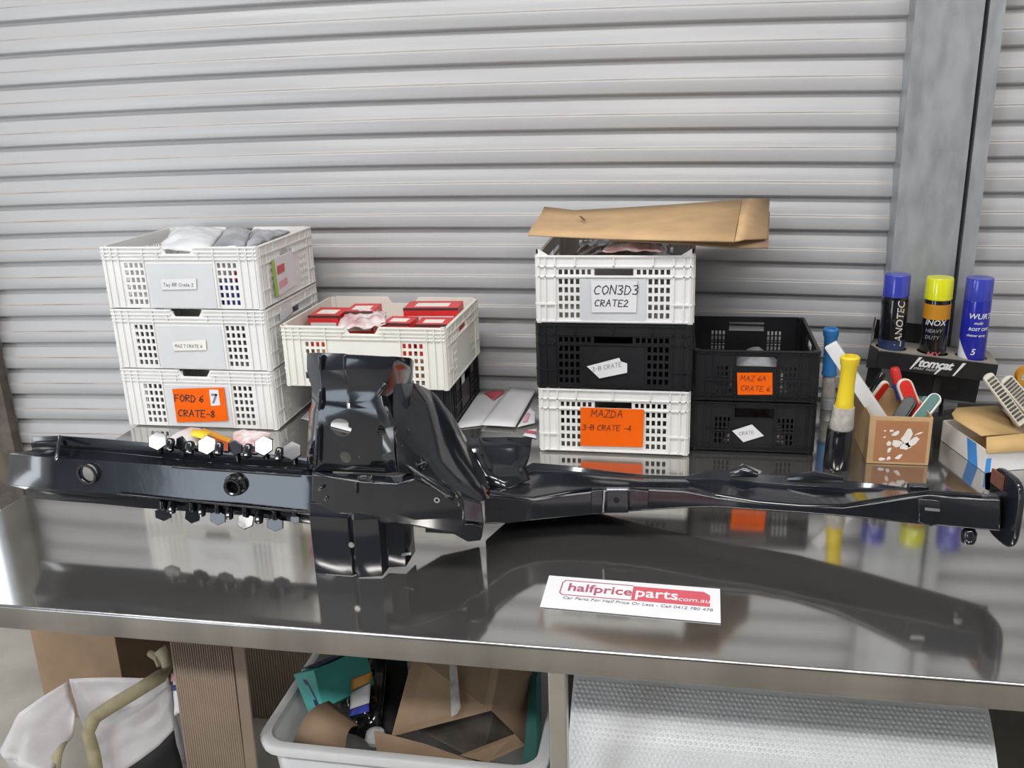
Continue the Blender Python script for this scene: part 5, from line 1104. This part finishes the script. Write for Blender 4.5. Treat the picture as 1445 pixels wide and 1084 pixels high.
# cartons on the floor behind the bag
def floor_box(name, x0, x1, y0, y1, h, m, label, rz=0):
    t = empty(name, ((x0 + x1) / 2, (y0 + y1) / 2, 0), label, 'box', None)
    w, d = x1 - x0, y1 - y0; e = .004
    for nm, a in (('front_panel', (-w / 2, w / 2, -d / 2, -d / 2 + e)), ('rear_panel', (-w / 2, w / 2, d / 2 - e, d / 2)), ('side_panel', (-w / 2, -w / 2 + e, -d / 2 + e, d / 2 - e)), ('side_panel', (w / 2 - e, w / 2, -d / 2 + e, d / 2 - e))):
        bm = B(); box(bm, *a, .001, h); obj(nm, bm, m, t, local=True, bevel=.001)
    for nm, a in (('top_flap', (-w / 2 + .001, -.001)), ('top_flap', (.001, w / 2 - .001))):
        bm = B(); box(bm, a[0], a[1], -d / 2, d / 2, h, h + .003); obj(nm, bm, m, t, local=True)
floor_box('cardboard_box', -1.80, -1.535, 1.99, 2.30, .42, M_cardd, 'large brown carton on the floor behind the white bag')

def sack():
    t = empty('woven_bag', (-1.25, 1.55, 0), 'open white woven bag with black base and olive strap on the floor', 'bag')
    A_, Bk, Fr = V((-1.5420, 1.8000, 0.2812)), V((-1.2145, 1.7400, 0.3593)), V((-1.1544, 1.6600, 0.4020))
    rim_back = [A_, V((-1.4337, 1.8000, 0.2959)), V((-1.3178, 1.7800, 0.3191)), Bk]
    rim_front = [Fr, V((-1.2010, 1.6200, 0.3799)), V((-1.2652, 1.6000, 0.3533)), V((-1.3351, 1.5800, 0.3261))]
    low_b = [V((p.x * .98, p.y - .02, .12)) for p in rim_back]
    low_f = [V((p.x * 1.02, p.y - .02, .10)) for p in rim_front]
    def strip(top, bot, nx, ny, amp, seed, m, nm):
        def along(P, u):
            s = u * (len(P) - 1); i = min(int(s), len(P) - 2); return lerp(P[i], P[i + 1], s - i)
        bm = B(); rows = []
        for j in range(ny + 1):
            v = j / ny; rows.append([lerp(along(top, i / nx), along(bot, i / nx), v) + V((0, -1, .2)) * amp * math.sin(PI * min(1, v * 1.2 + .1)) * (noise.noise(V((i / nx * 3, v * 4, seed))) + .3) for i in range(nx + 1)])
        grid(bm, rows); return obj(nm, bm, m, t, ang=180, solid=.0015)
    strip(rim_back, low_b, 14, 12, .012, 1, M_woven, 'rear_panel')
    mid = [V((-1.1249, 1.6000, 0.3259)), V((-1.1554, 1.5800, 0.2956)), V((-1.2002, 1.5600, 0.2638)), V((-1.2791, 1.5400, 0.2119))]
    strip(rim_front, mid, 14, 12, .014, 2, M_woven, 'front_panel')
    strip(mid, [V((p.x, p.y + .03, .02)) for p in mid], 10, 8, .01, 3, M_dark, 'black_base')
    fold = [V((-1.5343, 1.7900, 0.2847)), V((-1.5564, 1.7200, 0.2863)), V((-1.5874, 1.6600, 0.2736)), V((-1.5633, 1.5600, 0.2487))]
    fold2 = [V((-1.4619, 1.7000, 0.2525)), V((-1.4430, 1.6600, 0.2273)), V((-1.4344, 1.6000, 0.2312)), V((-1.4087, 1.5200, 0.2208))]
    strip(fold, fold2, 14, 12, .022, 5, M_woven, 'folded_side')
    strip([fold[3], fold2[3]], [fold[3] + V((.02, .05, -.3)), fold2[3] + V((.0, .05, -.3))], 8, 8, .01, 6, M_woven, 'outer_side')
    strip(rim_front[::-1], fold2, 8, 8, .004, 7, M_woven, 'side_gusset') if False else None
    # strap
    def ribbon(P, w, nm):
        bm = B(); rows = []
        for i, p in enumerate(P):
            p = V(p); d = (V(P[min(i + 1, len(P) - 1)]) - V(P[max(i - 1, 0)])).normalized(); s = d.cross(V((.2, -1, .3))).normalized()
            rows.append([p - s * w / 2, p + V((0, -.003, .002)), p + s * w / 2])
        grid(bm, rows); obj(nm, bm, M_strap, t, solid=.003, ang=60)
    ribbon([(-1.1962, 1.7000, 0.4674), (-1.1788, 1.6900, 0.4485), (-1.1543, 1.6600, 0.4482), (-1.1551, 1.6300, 0.4461), (-1.1915, 1.5900, 0.4333), (-1.2421, 1.5650, 0.4069), (-1.2828, 1.5500, 0.3818), (-1.2964, 1.5350, 0.3501), (-1.2881, 1.5300, 0.3013), (-1.2744, 1.5100, 0.2461)], .031, 'strap')
    bm = B(); tube(bm, [(-1.2333, 1.7100, 0.4457), (-1.2075, 1.7000, 0.4430), (-1.1968, 1.6900, 0.4275)], [.008, .010, .008], 8); obj('strap_knot', bm, M_strap, t)
    ribbon([(-1.4442, 1.6200, 0.2343), (-1.4304, 1.5800, 0.2358), (-1.4159, 1.5400, 0.2028)], .026, 'strap')
    for u, v in ((161, 980), (155, 992), (162, 993)):
        bm = B(); p = V((-0.7653, 1.0000, 1.8134)); 
        bm.free()
sack()
tub_bag('shopping_bag', ((-1.1188, 1.6000, 0.3651), (-1.0852, 1.6000, 0.3782), (-1.1297, 1.7200, 0.4755), (-1.1629, 1.7000, 0.4471)), 'small white plastic bag with green and dark print between the woven bag and ribbed board', 'bag', M_bag, .02, 12,
        [(((-1.1369, 1.6340, 0.4299), (-1.0972, 1.6340, 0.4470), (-1.1018, 1.6480, 0.4557), (-1.1412, 1.6480, 0.4425)), M_pinkprint), (((-1.1244, 1.6100, 0.4218), (-1.0895, 1.6100, 0.4328), (-1.0921, 1.6200, 0.4404), (-1.1290, 1.6200, 0.4293)), M_navy)])
